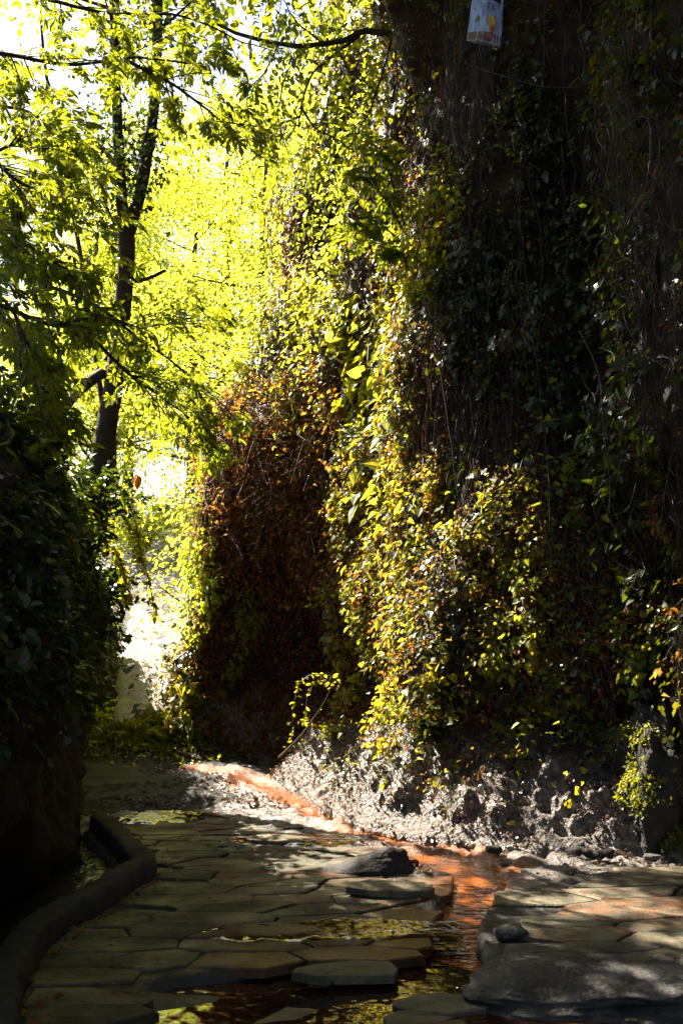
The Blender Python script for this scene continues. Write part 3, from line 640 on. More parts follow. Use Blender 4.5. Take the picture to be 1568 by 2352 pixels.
# ---------------------------------------------------------------- plastic sack hanging on the cliff, and the dry twigs under it
M['sack'] = plain('white_plastic_skylit', (.24, .34, .64), .35, .5)  # white plastic, the blue of the skylight put into its colour
M['sackdark'] = plain('print_navy', (.02, .02, .06), .4); M['sackor'] = plain('print_orange', (.42, .1, .01), .4); M['sackyel'] = plain('print_yellow', (.42, .3, .03), .4)
M['sackgrn'] = plain('print_green', (.03, .12, .03), .4); M['sacktan'] = plain('print_tan', (.13, .07, .045), .4)
def sack():
    c, n = cliff_pt(1112, 40, .28); W_, H_ = .35, .8
    Y0 = c[1] - .62
    t = thing('plastic_sack', 'blue-white printed plastic sack caught high on the dark cliff', 'sack', at(1112, 100, Y0))
    L = np.array(t.location)
    def surf(u, v, off=0.):                                    # u across -1..1, v up 0..1
        u = np.asarray(u, float); v = np.asarray(v, float)
        x = u * W_ / 2 * (1 - .10 * v) + .085 * (v - .1)
        bulge = .07 * (1 - u ** 2) * np.sin(np.pi * np.clip(v * .9 + .1, 0, 1)) ** .6
        P = np.stack([x, -bulge + 0 * u, v * H_ + .035 * u * (1 - v) * -1], -1)
        q = np.stack([u * 1.3, v * 2.6, 0 * u], -1).reshape(-1, 3)
        P[..., 1] -= (.022 * fbm(q, .5, 3, 101) + .012 * np.abs(fbm(q * [2.2, .8, 1], .4, 2, 103))).reshape(u.shape)
        P[..., 1] -= off
        return P
    def patch(poly, off):
        """a printed patch: dense grid of the sack surface clipped to u,v rectangle"""
        u0, u1, v0, v1 = poly; U, V = np.meshgrid(np.linspace(u0, u1, 14), np.linspace(v0, v1, 14), indexing='ij'); return surf(U, V, off).reshape(-1, 3), [grid_faces(14, 14)]
    U, V = np.meshgrid(np.linspace(-1, 1, 40), np.linspace(0, 1, 80), indexing='ij'); S = surf(U, V)
    Bk_ = S.copy(); Bk_[..., 1] = -S[..., 1] * .5 + .01; 
    mb = MB(); f = grid_faces(40, 80); mb.add(np.concatenate([S.reshape(-1, 3), Bk_.reshape(-1, 3)]) + L, [f, f[:, ::-1] + 3200])
    # side walls
    idx = np.concatenate([np.arange(0, 80), (np.arange(40) * 80 + 79), np.arange(39 * 80, 40 * 80)[::-1], (np.arange(40) * 80)[::-1]])
    k2 = np.roll(idx, -1); w_ = np.stack([idx, k2, k2 + 3200, idx + 3200], 1); w_ = w_[idx != k2]; mb.G.setdefault(4, []).append(w_)
    mb.build('sack_body', M['sack'], t)
    def pr(name, rects, mat, off=.003):
        mb = MB()
        for r_ in rects: v_, f_ = patch(r_, off); mb.add(v_ + L, f_)
        mb.build(name, mat, t)
    pr('printed_panel', [(-.25, .85, .56, .99)], M['sackdark'])
    pr('printed_lines', [(-.3, .5, .50, .508), (-.3, .45, .475, .482), (-.28, .5, .45, .456), (-.2, .4, .425, .431), (-.1, .3, .400, .406)], M['sackdark'])
    pr('heading_line', [(-.1, .3, .66, .69), (.35, .6, .66, .69), (-.15, .7, .60, .607)], M['sack'], .005)
    pr('printed_fruit', [(.15, .52, .19, .35), (.08, .2, .23, .3)], M['sackyel']); pr('printed_fruit_shade', [(.2, .48, .13, .2)], M['sackor'], .004)
    pr('printed_leaf', [(-.68, -.42, .26, .31), (-.6, -.5, .24, .34)], M['sackgrn']); pr('bottom_band', [(-.97, .95, .01, .12)], M['sacktan'])
sack()
def twigs():
    c, n = cliff_pt(1105, 160, .3)
    t = thing('twig_bundle', 'bundle of dry grey twigs hanging below the plastic sack', 'twigs', at(1105, 130, c[1] - .7))
    mb = MB(); base = np.array(t.location)
    for k in range(38):
        s = np.linspace(0, 1, 9)[:, None]; a = rng.normal(0, .26); L = rng.uniform(.35, 1.1)
        P = base + [rng.normal(0, .03), rng.normal(0, .03), rng.uniform(-.05, .12)] + np.c_[s * a * L * .9 + .12 * (s ** 2) * rng.normal(0, .5), s * rng.normal(0, .12), -s * L]
        P += .012 * np.cumsum(rng.normal(size=P.shape), 0) * .5
        mb.tube(P, np.linspace(.0065, .002, 9) * rng.uniform(.6, 1.2), 4)
    mb.build('twig', M['liana'], t)
twigs()
# ---------------------------------------------------------------- plants on the cliff
def smooth_path(pts, n):
    pts = np.asarray(pts, float); return catmull(pts, np.linspace(0, len(pts) - 1, n))
def strand(px, py, mat_off=.1):
    P, Q = cliff_pt(px, py, mat_off); return P
def creeper(name, label, cat, path, spread, nst, nleaf, size, mats, tm=T_HEART, off=(.04, .3), stem='stem', srad=.004, droop=.75, group=None, dryfrac=0):
    """a climbing plant over the cliff: `path` = points down the rock face it follows; stems hang along it and carry the leaves"""
    path = np.asarray(path, float); t = None
    c0 = cliff_pt(*path[0])[0]
    t = thing(name, label, cat, c0, group)
    ms = MB(); ml = MB(); md = MB(); allP = []; allN = []
    for k in range(nst):
        a, b = sorted(rng.uniform(0, 1, 2)); b = max(b, min(1, a + .35)); n = 16
        u = np.linspace(a * (len(path) - 1), b * (len(path) - 1), n); pp = catmull(path, u); off_x = rng.normal(0, spread) ; o = rng.uniform(*off)
        pts = []; nn = []
        for q in range(n):
            P, Q = cliff_pt(pp[q, 0] + off_x + rng.normal(0, 3), pp[q, 1] + rng.normal(0, 4), o * (.6 + .4 * math.sin(q / n * 3.14))); pts.append(P); nn.append(Q)
        pts = np.array(pts); nn = np.array(nn)
        for _ in range(2): pts[1:-1] = (pts[:-2] + pts[1:-1] * 2 + pts[2:]) / 4
        ms.tube(pts, srad * rng.uniform(.6, 1.3), 4); allP.append(pts); allN.append(nn)
    mp = catmull(path, np.linspace(0, len(path) - 1, 22)); MP = np.array([cliff_pt(a_, b_, off[0] + .04)[0] for a_, b_ in mp])
    for _ in range(2): MP[1:-1] = (MP[:-2] + 2 * MP[1:-1] + MP[2:]) / 4
    ms.tube(MP, np.linspace(srad * 2.4, srad, 22), 5)
    for st_ in allP: q_ = MP[np.argmin(((MP - st_[0]) ** 2).sum(1))]; ms.tube(np.array([q_, (q_ + st_[0]) / 2 - [0, 0, .02], st_[0]]), srad * .8, 3, False)
    A = np.concatenate(allP); B = np.concatenate(allN)
    i = rng.integers(0, len(A), nleaf)
    P = A[i] + rng.normal(0, .05, (nleaf, 3)) + B[i] * rng.uniform(0, .1, (nleaf, 1))
    D = norm(B[i] * .55 + rng.normal(0, .45, (nleaf, 3)) + [0, 0, -droop]); Nr = norm(B[i] * .7 + [0, 0, .7] + rng.normal(0, .35, (nleaf, 3)))
    S = size * np.clip(rng.lognormal(-.1, .38, nleaf), .4, 1.9); dm = rng.random(nleaf) < dryfrac
    leaves(ml, P[~dm], D[~dm], Nr[~dm], S[~dm], tm)
    ms.build('stems', M[stem], t)
    if (~dm).sum(): ml.build('leaves', M[mats], t, smooth=False)
    if dm.sum(): leaves(md, P[dm], D[dm], Nr[dm], S[dm] * .8, T_CURL); md.build('withered_leaves', M['dry'], t, smooth=False)
    return t
creeper('creeper', 'bright yellow-green large-leaved creeper hanging down the sunlit cliff corner', 'creeper', [(835, 640), (845, 780), (850, 900), (870, 1050), (880, 1200)], 34, 34, 480, 0.135, 'creeper', T_HEART, (.08, .4))
creeper('creeper', 'sunlit small-leaved creeper cascading just right of the brightest large-leaved one', 'creeper', [(930, 690), (935, 820), (940, 960), (925, 1100), (945, 1250), (930, 1380)], 34, 48, 1650, 0.066, 'creeper', T_HEART, (.05, .25), dryfrac=.25)
creeper('creeper', 'glossy tree ivy climbing highest towards the dark overhang, its left rim lit', 'ivy', [(1070, 370), (1035, 470), (1000, 580), (985, 690)], 34, 38, 1350, 0.066, 'creeper', T_LOBE, (.05, .3))
creeper('creeper', 'pale dense leafy mat over the cliff shoulder behind the large-leaved creeper', 'creeper', [(700, 640), (735, 690), (770, 740), (800, 800)], 45, 38, 1350, 0.086, 'creeper', T_OVAL, (.05, .35))
creeper('creeper', 'dark glinting ivy beside the tree ivy with white sun glints', 'ivy', [(1130, 480), (1110, 600), (1070, 720), (1040, 840)], 45, 41, 1500, 0.058, 'ivy', T_LOBE, (.04, .25))
creeper('creeper', 'little hanging spray of shiny leaves flashing white on the black cliff', 'ivy', [(1232, 630), (1230, 700), (1222, 760), (1210, 800)], 14, 14, 255, 0.066, 'ivy', T_OVAL, (.3, .6))
creeper('creeper', 'small green sprig of creeper at the mouth of the dark hollow', 'creeper', [(835, 1070), (815, 1130), (795, 1190)], 12, 12, 225, 0.070, 'creeper', T_HEART, (.1, .3))
creeper('creeper', 'lit leafy strand running down the edge of the far rock spur', 'creeper', [(575, 1330), (575, 1410), (555, 1480), (515, 1540)], 14, 16, 360, 0.074, 'creeper', T_OVAL, (.1, .3))
creeper('creeper', 'broad bright leaves spilling from the foot of the far rock spur', 'creeper', [(455, 1560), (440, 1620), (430, 1690)], 22, 16, 172, 0.135, 'creeper', T_HEART, (.1, .35))
creeper('creeper', 'yellow-green creeper lining the rim of the far spur beside the pale path', 'creeper', [(485, 1130), (478, 1260), (475, 1390), (465, 1480)], 9, 25, 930, 0.086, 'tree', T_OVAL, (.1, .4))
creeper('creeper', 'mixed green and rust creeper on the cliff corner above the rubble', 'creeper', [(900, 1240), (880, 1350), (870, 1450), (850, 1540)], 38, 41, 1500, 0.066, 'creeper', T_HEART, (.05, .25), dryfrac=.35)
creeper('creeper', 'orange-brown withered creeper in the middle of the sunlit slope', 'dead creeper', [(1090, 1130), (1140, 1260), (1190, 1380), (1230, 1520)], 90, 70, 2250, 0.055, 'creeper', T_HEART, (.04, .22), dryfrac=.62)
creeper('creeper', 'brown thicket of dead stems at the right end of the sunlit slope', 'dead creeper', [(1240, 1160), (1310, 1300), (1350, 1450), (1350, 1620)], 60, 112, 1350, 0.047, 'dark', T_HEART, (.03, .25), dryfrac=.8)
creeper('creeper', 'bright yellow tuft of creeper halfway up the sunlit slope', 'creeper', [(1165, 1470), (1160, 1510), (1150, 1550)], 18, 12, 195, 0.070, 'creeper', T_OVAL, (.15, .3))
creeper('creeper', 'tiny lit yellow tuft alone at the dark right edge of the slope', 'creeper', [(1450, 1465), (1452, 1500), (1450, 1530)], 8, 9, 90, 0.058, 'creeper', T_OVAL, (.15, .3))
creeper('creeper', 'leafy green creeper draped over the brown bramble tangle', 'creeper', [(640, 860), (690, 930), (720, 990), (735, 1050)], 30, 28, 780, 0.078, 'creeper', T_OVAL, (.2, .5))
creeper('creeper', 'red-brown curtain of dry vine hung on the far cliff under the branches', 'dead creeper', [(690, 380), (688, 480), (690, 580), (680, 690)], 28, 96, 750, 0.062, 'tree', T_OVAL, (.1, .4), stem='redstem', srad=.008, dryfrac=.85)
creeper('creeper', 'rust-coloured dry vine down the bare orange rock of the cliff corner', 'dead creeper', [(900, 600), (905, 700), (900, 800), (905, 900)], 16, 48, 390, 0.055, 'creeper', T_HEART, (.04, .2), stem='redstem', dryfrac=.6)
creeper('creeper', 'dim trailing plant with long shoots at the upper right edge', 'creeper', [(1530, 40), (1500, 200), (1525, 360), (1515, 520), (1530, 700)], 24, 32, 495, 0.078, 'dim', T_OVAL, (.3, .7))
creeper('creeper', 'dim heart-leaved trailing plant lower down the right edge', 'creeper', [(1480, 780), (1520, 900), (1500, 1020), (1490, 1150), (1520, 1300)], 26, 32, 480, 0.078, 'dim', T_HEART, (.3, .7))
creeper('creeper', 'dark leafy ivy patch just below and right of the sack', 'ivy', [(1200, 180), (1230, 280), (1200, 360)], 45, 25, 750, 0.062, 'ivy', T_LOBE, (.05, .25))
creeper('creeper', 'thin ivy with a few pale leaves in the middle of the black cliff', 'ivy', [(1300, 420), (1310, 520), (1330, 640)], 40, 22, 495, 0.062, 'ivy', T_LOBE, (.05, .3))
creeper('creeper', 'sunlit tangle of ivy on the upper rim of the rubble', 'ivy', [(1010, 1180), (1010, 1290), (1000, 1400), (985, 1500)], 42, 48, 1950, 0.058, 'ivy', T_HEART, (.05, .22), dryfrac=.3)
# general ivy and dry growth over the rest of the rock: uncountable
def cover(name, n, size, mat, tm, dens, off=(.02, .2), droop=.7, seed=0, lift=.6, kind='stuff', jit=.4):
    ctr = (G[:-1, :-1] + G[1:, 1:]) / 2; ar = np.linalg.norm(np.cross(G[1:, :-1] - G[:-1, :-1], G[:-1, 1:] - G[:-1, :-1]), axis=-1)
    f = ctr.reshape(-1, 3); wgt = ar.ravel() * dens(f, ctr) ; wgt = np.clip(wgt, 0, None); wgt /= wgt.sum()
    i = rng.choice(len(f), n, p=wgt); nn = GN[:-1, :-1].reshape(-1, 3)[i]
    bul = sm(fbm(f[i] * [1, 1, .45], .45, 2, 171), -.25, .7)[:, None] * (off[1] > .1)
    P = f[i] + rng.normal(0, .02, (n, 3)) + nn * (off[0] + (off[1] - off[0]) * (.5 * rng.random((n, 1)) ** 1.5 + 1.5 * bul * rng.random((n, 1)) ** .5))
    D = norm(nn * .5 + rng.normal(0, jit, (n, 3)) + [0, 0, -droop]); Nr = norm(nn * .8 + [0, 0, lift] + rng.normal(0, .35, (n, 3)))
    mb = MB(); leaves(mb, P, D, Nr, size * np.clip(rng.lognormal(-.15, .42, n), .35, 2.1), tm); return mb.build(name, M[mat], smooth=False, kind=kind)
iu = np.repeat(us[:-1][:, None], len(zs) - 1, 1).ravel(); 
def inview(f):
    x, y, dd = project(f); return ((x > -60) & (x < 1640) & (y > -250) & (y < 2400)).astype(float) * .92 + .08
def dens_green(f, c):
    nz = fbm(f * [1, 1, .45], .45, 2, 171) + .3 * fbm(f, .2, 2, 112); hollow = (iu > 9.6) & (iu < 11.2) & (f[:, 2] < 3.3)
    return (.06 + sm(nz, -.1, .5)) * sm(f[:, 2] + .4 * fbm(f, .4, 2, 113), .5, 1.3) * np.where(hollow, 1, 1 - .75 * (iu > 3.5) * (iu < 9.5) * (f[:, 2] < 3.6)) * np.where(hollow, .12, 1) * (iu < 14.5) * inview(f)
cover('ivy_cover', 52000, .06, 'ivy', T_LOBE, dens_green, (.02, .26))
def dens_far(f, c):
    return sm(fbm(f, .8, 3, 115), -.5, .2) * (iu > 11.6) * sm(f[:, 2], np.where(iu < 13.2, 2.2, .3), np.where(iu < 13.2, 3.4, 1.2)) * inview(f) + .9 * (iu > 9.3) * (iu < 11.7) * sm(f[:, 2], 4.2, 6) * inview(f)
cover('ivy_cover', 36000, .09, 'tree', T_OVAL, dens_far, (.05, .6), .5)
def dens_dry(f, c):
    nz = fbm(f, .4, 3, 117); slope = (iu > 4.3) * (iu < 10.5) * sm(f[:, 2] + .4 * fbm(f, .4, 2, 114), .45, 1.1) * (1 - sm(f[:, 2], 3.6, 5.6)); br = (iu > 9.2) * (iu < 12.3) * sm(f[:, 2], 1.4, 2.6) * (1 - sm(f[:, 2], 5, 6.5))
    return sm(nz, -.3, .5) * (slope + br + .15 * (f[:, 2] > 1)) * inview(f)
cover('dry_foliage', 52000, .048, 'dry', T_CURL, dens_dry, (.01, .2), .6)
def dens_lit(f, c):
    nz = fbm(f, .3, 3, 119); return sm(nz, -.1, .5) * (iu > 4.3) * (iu < 9.6) * sm(f[:, 2] + .4 * fbm(f, .4, 2, 116), .45, 1.1) * (1 - sm(f[:, 2], 3., 5)) * inview(f)
cover('creeper_cover', 11000, .055, 'creeper', T_HEART, dens_lit, (.03, .25), .5)
def dens_rub(f, c):
    return sm(fbm(f, .25, 3, 121), -.4, .4) * (iu > 3) * (iu < 10) * (1 - sm(f[:, 2], .7, 1.3)) * inview(f)
cover('leaf_litter', 12000, .03, 'litter', T_CURL, dens_rub, (.0, .03), .3, jit=.7, lift=1)
cover('ground_cover', 9000, .024, 'ivy', T_OVAL, lambda f, c: sm(fbm(f, .3, 3, 123), -.2, .5) * (iu > 3) * (iu < 9.8) * sm(f[:, 2], .1, .3) * (1 - sm(f[:, 2], 1.0, 1.8)) * inview(f), (.0, .06), .3, jit=.6, lift=1)
cover('dry_foliage', 5200, .07, 'dry', T_CURL, lambda f, c: sm(fbm(f, .4, 3, 125), -.3, .4) * (iu > 9) * (iu < 12.2) * (1 - sm(f[:, 2], 2, 3)) * inview(f), (.0, .1), .4)
def hanging(name, n, r, mat, sel, off):
    mb = MB(); ok = np.nonzero(sel(G.reshape(-1, 3)).reshape(G.shape[:2])); 
    for k in rng.integers(0, len(ok[0]), n):
        i, j = ok[0][k], ok[1][k]; m = 9; L = rng.uniform(.25, 1.3); L = min(L, max(.2, G[i, j, 2] - .65)); z0 = G[i, j, 2]; jj = np.clip(np.searchsorted(zs, z0 - np.linspace(0, L, m)), 0, len(zs) - 1); ii = np.clip(i + np.round(np.cumsum(rng.normal(0, 1.2, m))).astype(int), 0, len(us) - 1)
        P = G[ii, jj] + GN[ii, jj] * (rng.uniform(*off) * np.sin(np.linspace(.3, 2.9, m)))[:, None]
        for _ in range(2): P[1:-1] = (P[:-2] + 2 * P[1:-1] + P[2:]) / 4
        mb.tube(P, r * rng.uniform(.5, 1.3), 3, False)
    mb.build(name, M[mat], kind='stuff')
UU = np.repeat(us[:, None], len(zs), 1).ravel()
hanging('dry_stems', 1900, .0042, 'stem', lambda f: (UU > 3.4) & (UU < 10) & (f[:, 2] > 1.2) & (f[:, 2] < 5.5) & (fbm(f, .5, 2, 127) > -.25), (.04, .28))
hanging('dry_stems', 900, .004, 'redstem', lambda f: (UU > 7) & (UU < 12.5) & (f[:, 2] > 2) & (f[:, 2] < 8.5) & (fbm(f, .5, 2, 129) > -.1), (.06, .35))
hanging('bare_stems', 550, .0035, 'liana', lambda f: (UU > 2.5) & (UU < 8) & (f[:, 2] > 2.5) & (f[:, 2] < 9.5), (.05, .4))

# bramble thicket on the far spur: dry red-brown canes
def bramble_tangle():
    t = thing('bramble_tangle', 'tangled mass of dry red-brown bramble canes overhanging the dark hollow', 'brambles', cliff_pt(640, 1100)[0])
    for nm, n, r0, off, mat in (('canes', 1300, .0038, .45, 'redstem'),):
        mb = MB()
        for k in range(n):
            px = rng.uniform(480, 820); py = rng.triangular(860, 950, 1330); P, Q = cliff_pt(px, py, rng.uniform(.02, off)); m = 9; s = np.linspace(0, 1, m)[:, None]
            L = rng.uniform(.25, .8); d0 = norm(np.array([rng.normal(0, .6), -abs(rng.normal(0, .35)), rng.normal(-.35, .6)]))
            mb.tube(P + d0 * s * L + L * rng.normal(0, .22, 3) * np.sin(s * rng.uniform(2, 5)) + np.c_[.3 * s * s * rng.normal(), .2 * s * s * rng.normal(), -.9 * s * s * L * rng.uniform(0, 1)], np.linspace(r0, r0 * .4, m) * rng.uniform(.6, 1.4), 3, False)
        mb.build(nm, M[mat], t)
    mb = MB(); n = 4200; P = []; Q = []
    for k in range(n):
        p, q = cliff_pt(rng.uniform(480, 820), rng.triangular(860, 1000, 1400), rng.uniform(.05, .55)); P.append(p); Q.append(q)
    leaves(mb, np.array(P), rdir(n, 1, -.4), rdir(n, 1, .5), .075 * rng.uniform(.5, 1.3, n), T_CURL); mb.build('withered_leaves', M['dry'], t, smooth=False)
bramble_tangle()

# bare lianas hanging in front of the dark face
def lianas():
    for k in range(46):
        px = rng.uniform(1010, 1560); top = rng.uniform(-160, 420); bot = top + rng.uniform(350, 1100); bot = min(bot, 1550)
        n = 26; off = rng.uniform(.12, .5); P0 = cliff_pt(px, max(top, -60), off)[0]; P1 = cliff_pt(px + rng.normal(0, 25), bot, off)[0]
        s = np.linspace(0, 1, n)[:, None]; P = P0 * (1 - s) + P1 * s; w1 = np.cumsum(rng.normal(0, .012, (n, 3)), 0); w1 -= s * w1[-1]
        P = P + w1 + np.c_[.06 * np.sin(s * rng.uniform(2, 7) + rng.uniform(0, 6)) * rng.normal(), 0 * s, 0 * s]
        mb = MB(); mb.tube(P, rng.uniform(.003, .0065) * np.linspace(1.1, .7, n)[:], 5)
        o = mb.build('liana', M['liana']); o['label'] = 'thin bare liana hanging down the dark cliff face'; o['category'] = 'liana'; o['group'] = 'bare lianas on the dark cliff'
lianas()
def arc(name, label, cat, pts, r, mat, leafn=0, leafsize=.06, lm='creeper', tm=T_OVAL):
    t = thing(name, label, cat, pts[0]); P = smooth_path(pts, 40); mb = MB(); mb.tube(P, np.linspace(r, r * .45, 40), 5); mb.build('stem', M[mat], t)
    if leafn:
        i = rng.integers(6, 40, leafn); ml = MB(); leaves(ml, P[i] + rng.normal(0, .012, (leafn, 3)), rdir(leafn, .6, -.5), rdir(leafn, .5, .8), leafsize * rng.uniform(.6, 1.3, leafn), tm); ml.build('leaves', M[lm], t, smooth=False)
arc('liana', 'pale twisted liana ending in a long S-curve on the right of the cliff', 'liana', [at(1330, 760, 8.3), at(1375, 860, 8.25), at(1385, 980, 8.2), at(1400, 1110, 8.15), at(1400, 1180, 8.1), at(1440, 1170, 8.1), at(1460, 1110, 8.15)], .008, 'liana')
arc('liana', 'slender shoot looping sideways across the cliff below the sack', 'liana', [at(1080, 150, 8.9), at(1170, 180, 8.7), at(1250, 200, 8.6), at(1330, 200, 8.4)], .006, 'liana')
arc('bramble_cane', 'arching bramble cane with lit leaves at the mouth of the hollow', 'bramble', [at(800, 1640, 11.2), at(770, 1560, 11.3), at(715, 1550, 11.3), at(685, 1580, 11.2), at(672, 1640, 11.2), at(670, 1720, 11.3)], .008, 'stem', 46, .06)
arc('bramble_cane', 'shorter bramble cane curling down inside the larger arch', 'bramble', [at(790, 1600, 11.0), at(740, 1565, 11.0), at(712, 1580, 11.), at(700, 1640, 11.), at(695, 1660, 11.)], .007, 'stem', 40, .055)
arc('bramble_cane', 'straight dry cane leaning over the left end of the rubble', 'bramble', [at(640, 1740, 12.4), at(690, 1690, 12.0), at(740, 1620, 11.6), at(770, 1560, 11.4)], .012, 'stem', 10, .05)

# leafy clumps rooted on the rubble
def clump(name, label, cat, px, py, h, n, leafsize, lm, tm=T_LOBE, spread=.5, off=.02, droop=-.2, lpn=9, stem='stem', pos=None):
    P, Q = cliff_pt(px, py, off) if pos is None else (np.array(pos), np.array([0, -.3, .9]))
    t = thing(name, label, cat, P); ms = MB(); ml = MB()
    for k in range(n):
        d0 = norm(Q * .6 + [0, 0, .8] + rng.normal(0, spread, 3)); L = h * rng.uniform(.5, 1.1); s = np.linspace(0, 1, 8)[:, None]
        S = P + rng.normal(0, .006 + (.008 if n > 30 else 0), 3) + d0 * s * L + np.c_[0 * s, 0 * s, -.35 * s * s * L]; ms.tube(S, np.linspace(.004, .0018, 8), 4, False)
        i = rng.integers(2, 8, lpn); leaves(ml, S[i] + rng.normal(0, .015, (lpn, 3)), norm(rdir(lpn, .5, droop) + d0 * .4), rdir(lpn, .5, 1.0), leafsize * rng.uniform(.6, 1.25, lpn), tm)
    ms.build('stems', M[stem], t); ml.build('leaves', M[lm], t, smooth=False)
clump('nettle', 'white-glinting nettle clump in the shade of the middle rubble', 'nettle', 1010, 1700, .35, 16, .1, 'ivy')
clump('nettle', 'tall nettle patch on top of the left end of the rubble', 'nettle', 840, 1590, .4, 22, .09, 'creeper', T_LOBE)
clump('nettle', 'broad-leaved seedling with round leaves right of the tall nettles', 'seedling', 1000, 1590, .3, 10, .1, 'creeper', T_HEART)
clump('fern', 'feathery fern on the upper left of the rubble', 'fern', 800, 1560, .15, 7, .42, 'creeper', T_FERN, .6, lpn=1)
clump('fern', 'small dark fern in the middle of the rubble', 'fern', 950, 1640, .12, 7, .36, 'ivy', T_FERN, .6, lpn=1)
clump('weed', 'orange and yellow lit weed hanging over the dark nook in the rubble', 'weed', 880, 1720, .3, 14, .06, 'yellow', T_OVAL, .5, droop=-.9)
clump('weed', 'strip of yellow lit weed at the left side of the dark nook', 'weed', 775, 1700, .35, 14, .06, 'moss', T_OVAL, .4, droop=-.9)
# moss-covered rock at the far right
def mossy():
    p = gnd(1520, 1960); t = thing('mossy_boulder', 'tall moss-covered boulder leaning on the cliff at the right edge', 'boulder', (p[0] + .05, p[1] + .12, 0))
    me = rock_mesh('rock', (.36, .3, .66), 55, rough=.62, sub=5, flat=2); o = link('rock', me, M['darkrock'], t); o.location = (0, 0, .25)
    V = np.array([v.co[:] for v in me.vertices]); Nv = np.array([v.normal[:] for v in me.vertices])
    sel = np.nonzero((V[:, 2] > -.3) & (fbm(V, .26, 3, 131) > .02))[0]; i = rng.choice(sel, 4200); ml = MB()
    P = V[i] + [0, 0, .25] + Nv[i] * rng.uniform(0, .05, (4200, 1)) + rng.normal(0, .02, (4200, 3)) + np.array(t.location)
    leaves(ml, P, norm(Nv[i] * .6 + rng.normal(0, .4, (4200, 3)) + [0, 0, -.5]), norm(Nv[i] + rng.normal(0, .5, (4200, 3)) + [0, 0, .6]), .035 * rng.uniform(.5, 1.4, 4200), T_OVAL); ml.build('moss', M['moss'], t, smooth=False)
mossy()
# ---------------------------------------------------------------- left bank cover
def bank_cover(name, n, size, mat, tm, dens, off=(.02, .22)):
    nu, nz = Bk.shape[:2]; f = Bk[:-1, :-1].reshape(-1, 3); ar = np.linalg.norm(np.cross(Bk[1:, :-1] - Bk[:-1, :-1], Bk[:-1, 1:] - Bk[:-1, :-1]), axis=-1).ravel()
    wgt = ar * dens(f); wgt /= wgt.sum(); i = rng.choice(len(f), n, p=wgt); nn = BN[:-1, :-1].reshape(-1, 3)[i]
    P = f[i] + rng.normal(0, .03, (n, 3)) + nn * (off[0] + (off[1] - off[0]) * rng.random((n, 1)) ** 1.4)
    mb = MB(); leaves(mb, P, norm(nn * .6 + rng.normal(0, .4, (n, 3)) + [0, 0, -.5]), norm(nn * .6 + [0, 0, .8] + rng.normal(0, .35, (n, 3))), size * np.clip(rng.lognormal(-.15, .42, n), .35, 2.2), tm); mb.build(name, M[mat], smooth=False, kind='stuff')
bw = lambda f: (f[:, 1] > 2) * (f[:, 1] < 21) * (f[:, 0] > -9) * (.6 + .4 * (f[:, 1] < 14))
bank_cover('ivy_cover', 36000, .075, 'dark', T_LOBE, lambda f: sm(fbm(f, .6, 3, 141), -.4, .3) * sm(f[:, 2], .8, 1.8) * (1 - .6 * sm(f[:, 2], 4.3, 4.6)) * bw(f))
bank_cover('bramble_cover', 9000, .085, 'chestnut', T_OVAL, lambda f: sm(fbm(f, .5, 3, 145), -.1, .5) * sm(f[:, 2], 2.2, 3.) * bw(f) * (1 - sm(f[:, 2], 4.6, 4.9)), (.1, .5))
bank_cover('leaf_litter', 5000, .05, 'dry', T_CURL, lambda f: sm(f[:, 2], 3.7, 4.2) * bw(f), (.0, .04))
for lab, px, py, Y, ang in (('bare twisted root dangling over the lower bank by the path', 215, 1600, 11.2, .1), ('thin bare stem trailing down the dark bank behind the kerb', 120, 1380, 7.6, -.1), ('looping dead bramble stem on the face of the dark bank', 60, 1560, 6.6, .3)):
    b = at(px, py, Y); arc('trailing_root', lab, 'stem', [b + [-.05, 0, .7], b + [.05 + ang * .3, -.08, .4], b + [.08, -.1, .1], b + [.0, -.06, -.35], b + [-.1, 0, -.7]], .009, 'liana')
clump('bindweed', 'large heart-shaped leaves low on the dark bank near the path corner', 'bindweed', 0, 0, .45, 10, .16, 'dark', T_HEART, .6, lpn=3, pos=at(190, 1650, 9.9))
clump('bindweed', 'group of broad leaves high on the dark bank at the left edge', 'bindweed', 0, 0, .5, 12, .14, 'dark', T_HEART, .6, lpn=4, pos=at(60, 1270, 6.6))
# ---------------------------------------------------------------- ground plants, litter
def ground_leaves(name, n, size, mat, tm, box, mask=None, zoff=(.0, .02)):
    x = rng.uniform(box[0], box[1], n * 3); y = rng.uniform(box[2], box[3], n * 3); q = np.c_[x, y]
    k = mask(q) > rng.random(len(q)) if mask is not None else np.ones(len(q), bool); q = q[k][:n]; m = len(q)
    P = np.c_[q, ground_h(q) + rng.uniform(*zoff, m)]; mb = MB(); leaves(mb, P, rdir(m, .2), rdir(m, .5, 1.4), size * rng.uniform(.5, 1.4, m), tm); mb.build(name, M[mat], smooth=False, kind='stuff')
ground_leaves('leaf_litter', 5200, .045, 'litter', T_CURL, (-4, 3, 7.6, 15), lambda q: (chan(q)[0] > 1.1) * sm(fbm(np.c_[q, 0 * q[:, 0]], .5, 2, 151), -.3, .5) * ((q[:, 1] > 10.8) | (q[:, 0] + .12 * (q[:, 1] - 9) > .15)))
ground_leaves('leaf_litter', 3000, .05, 'dry', T_CURL, (-6, -1.5, 14.5, 26), lambda q: .25 + sm(fbm(np.c_[q, 0 * q[:, 0]], .6, 2, 153), 0, .5))
pv = lambda q: np.array([inside(p, left_region) for p in q], float)
ground_leaves('debris', 900, .011, 'litter', T_OVAL, (-1.9, 1., 4.8, 10), pv, (.022, .03))
ground_leaves('leaf_litter', 90, .035, 'dry', T_CURL, (-1.9, 1., 4.8, 10), pv, (.022, .03))
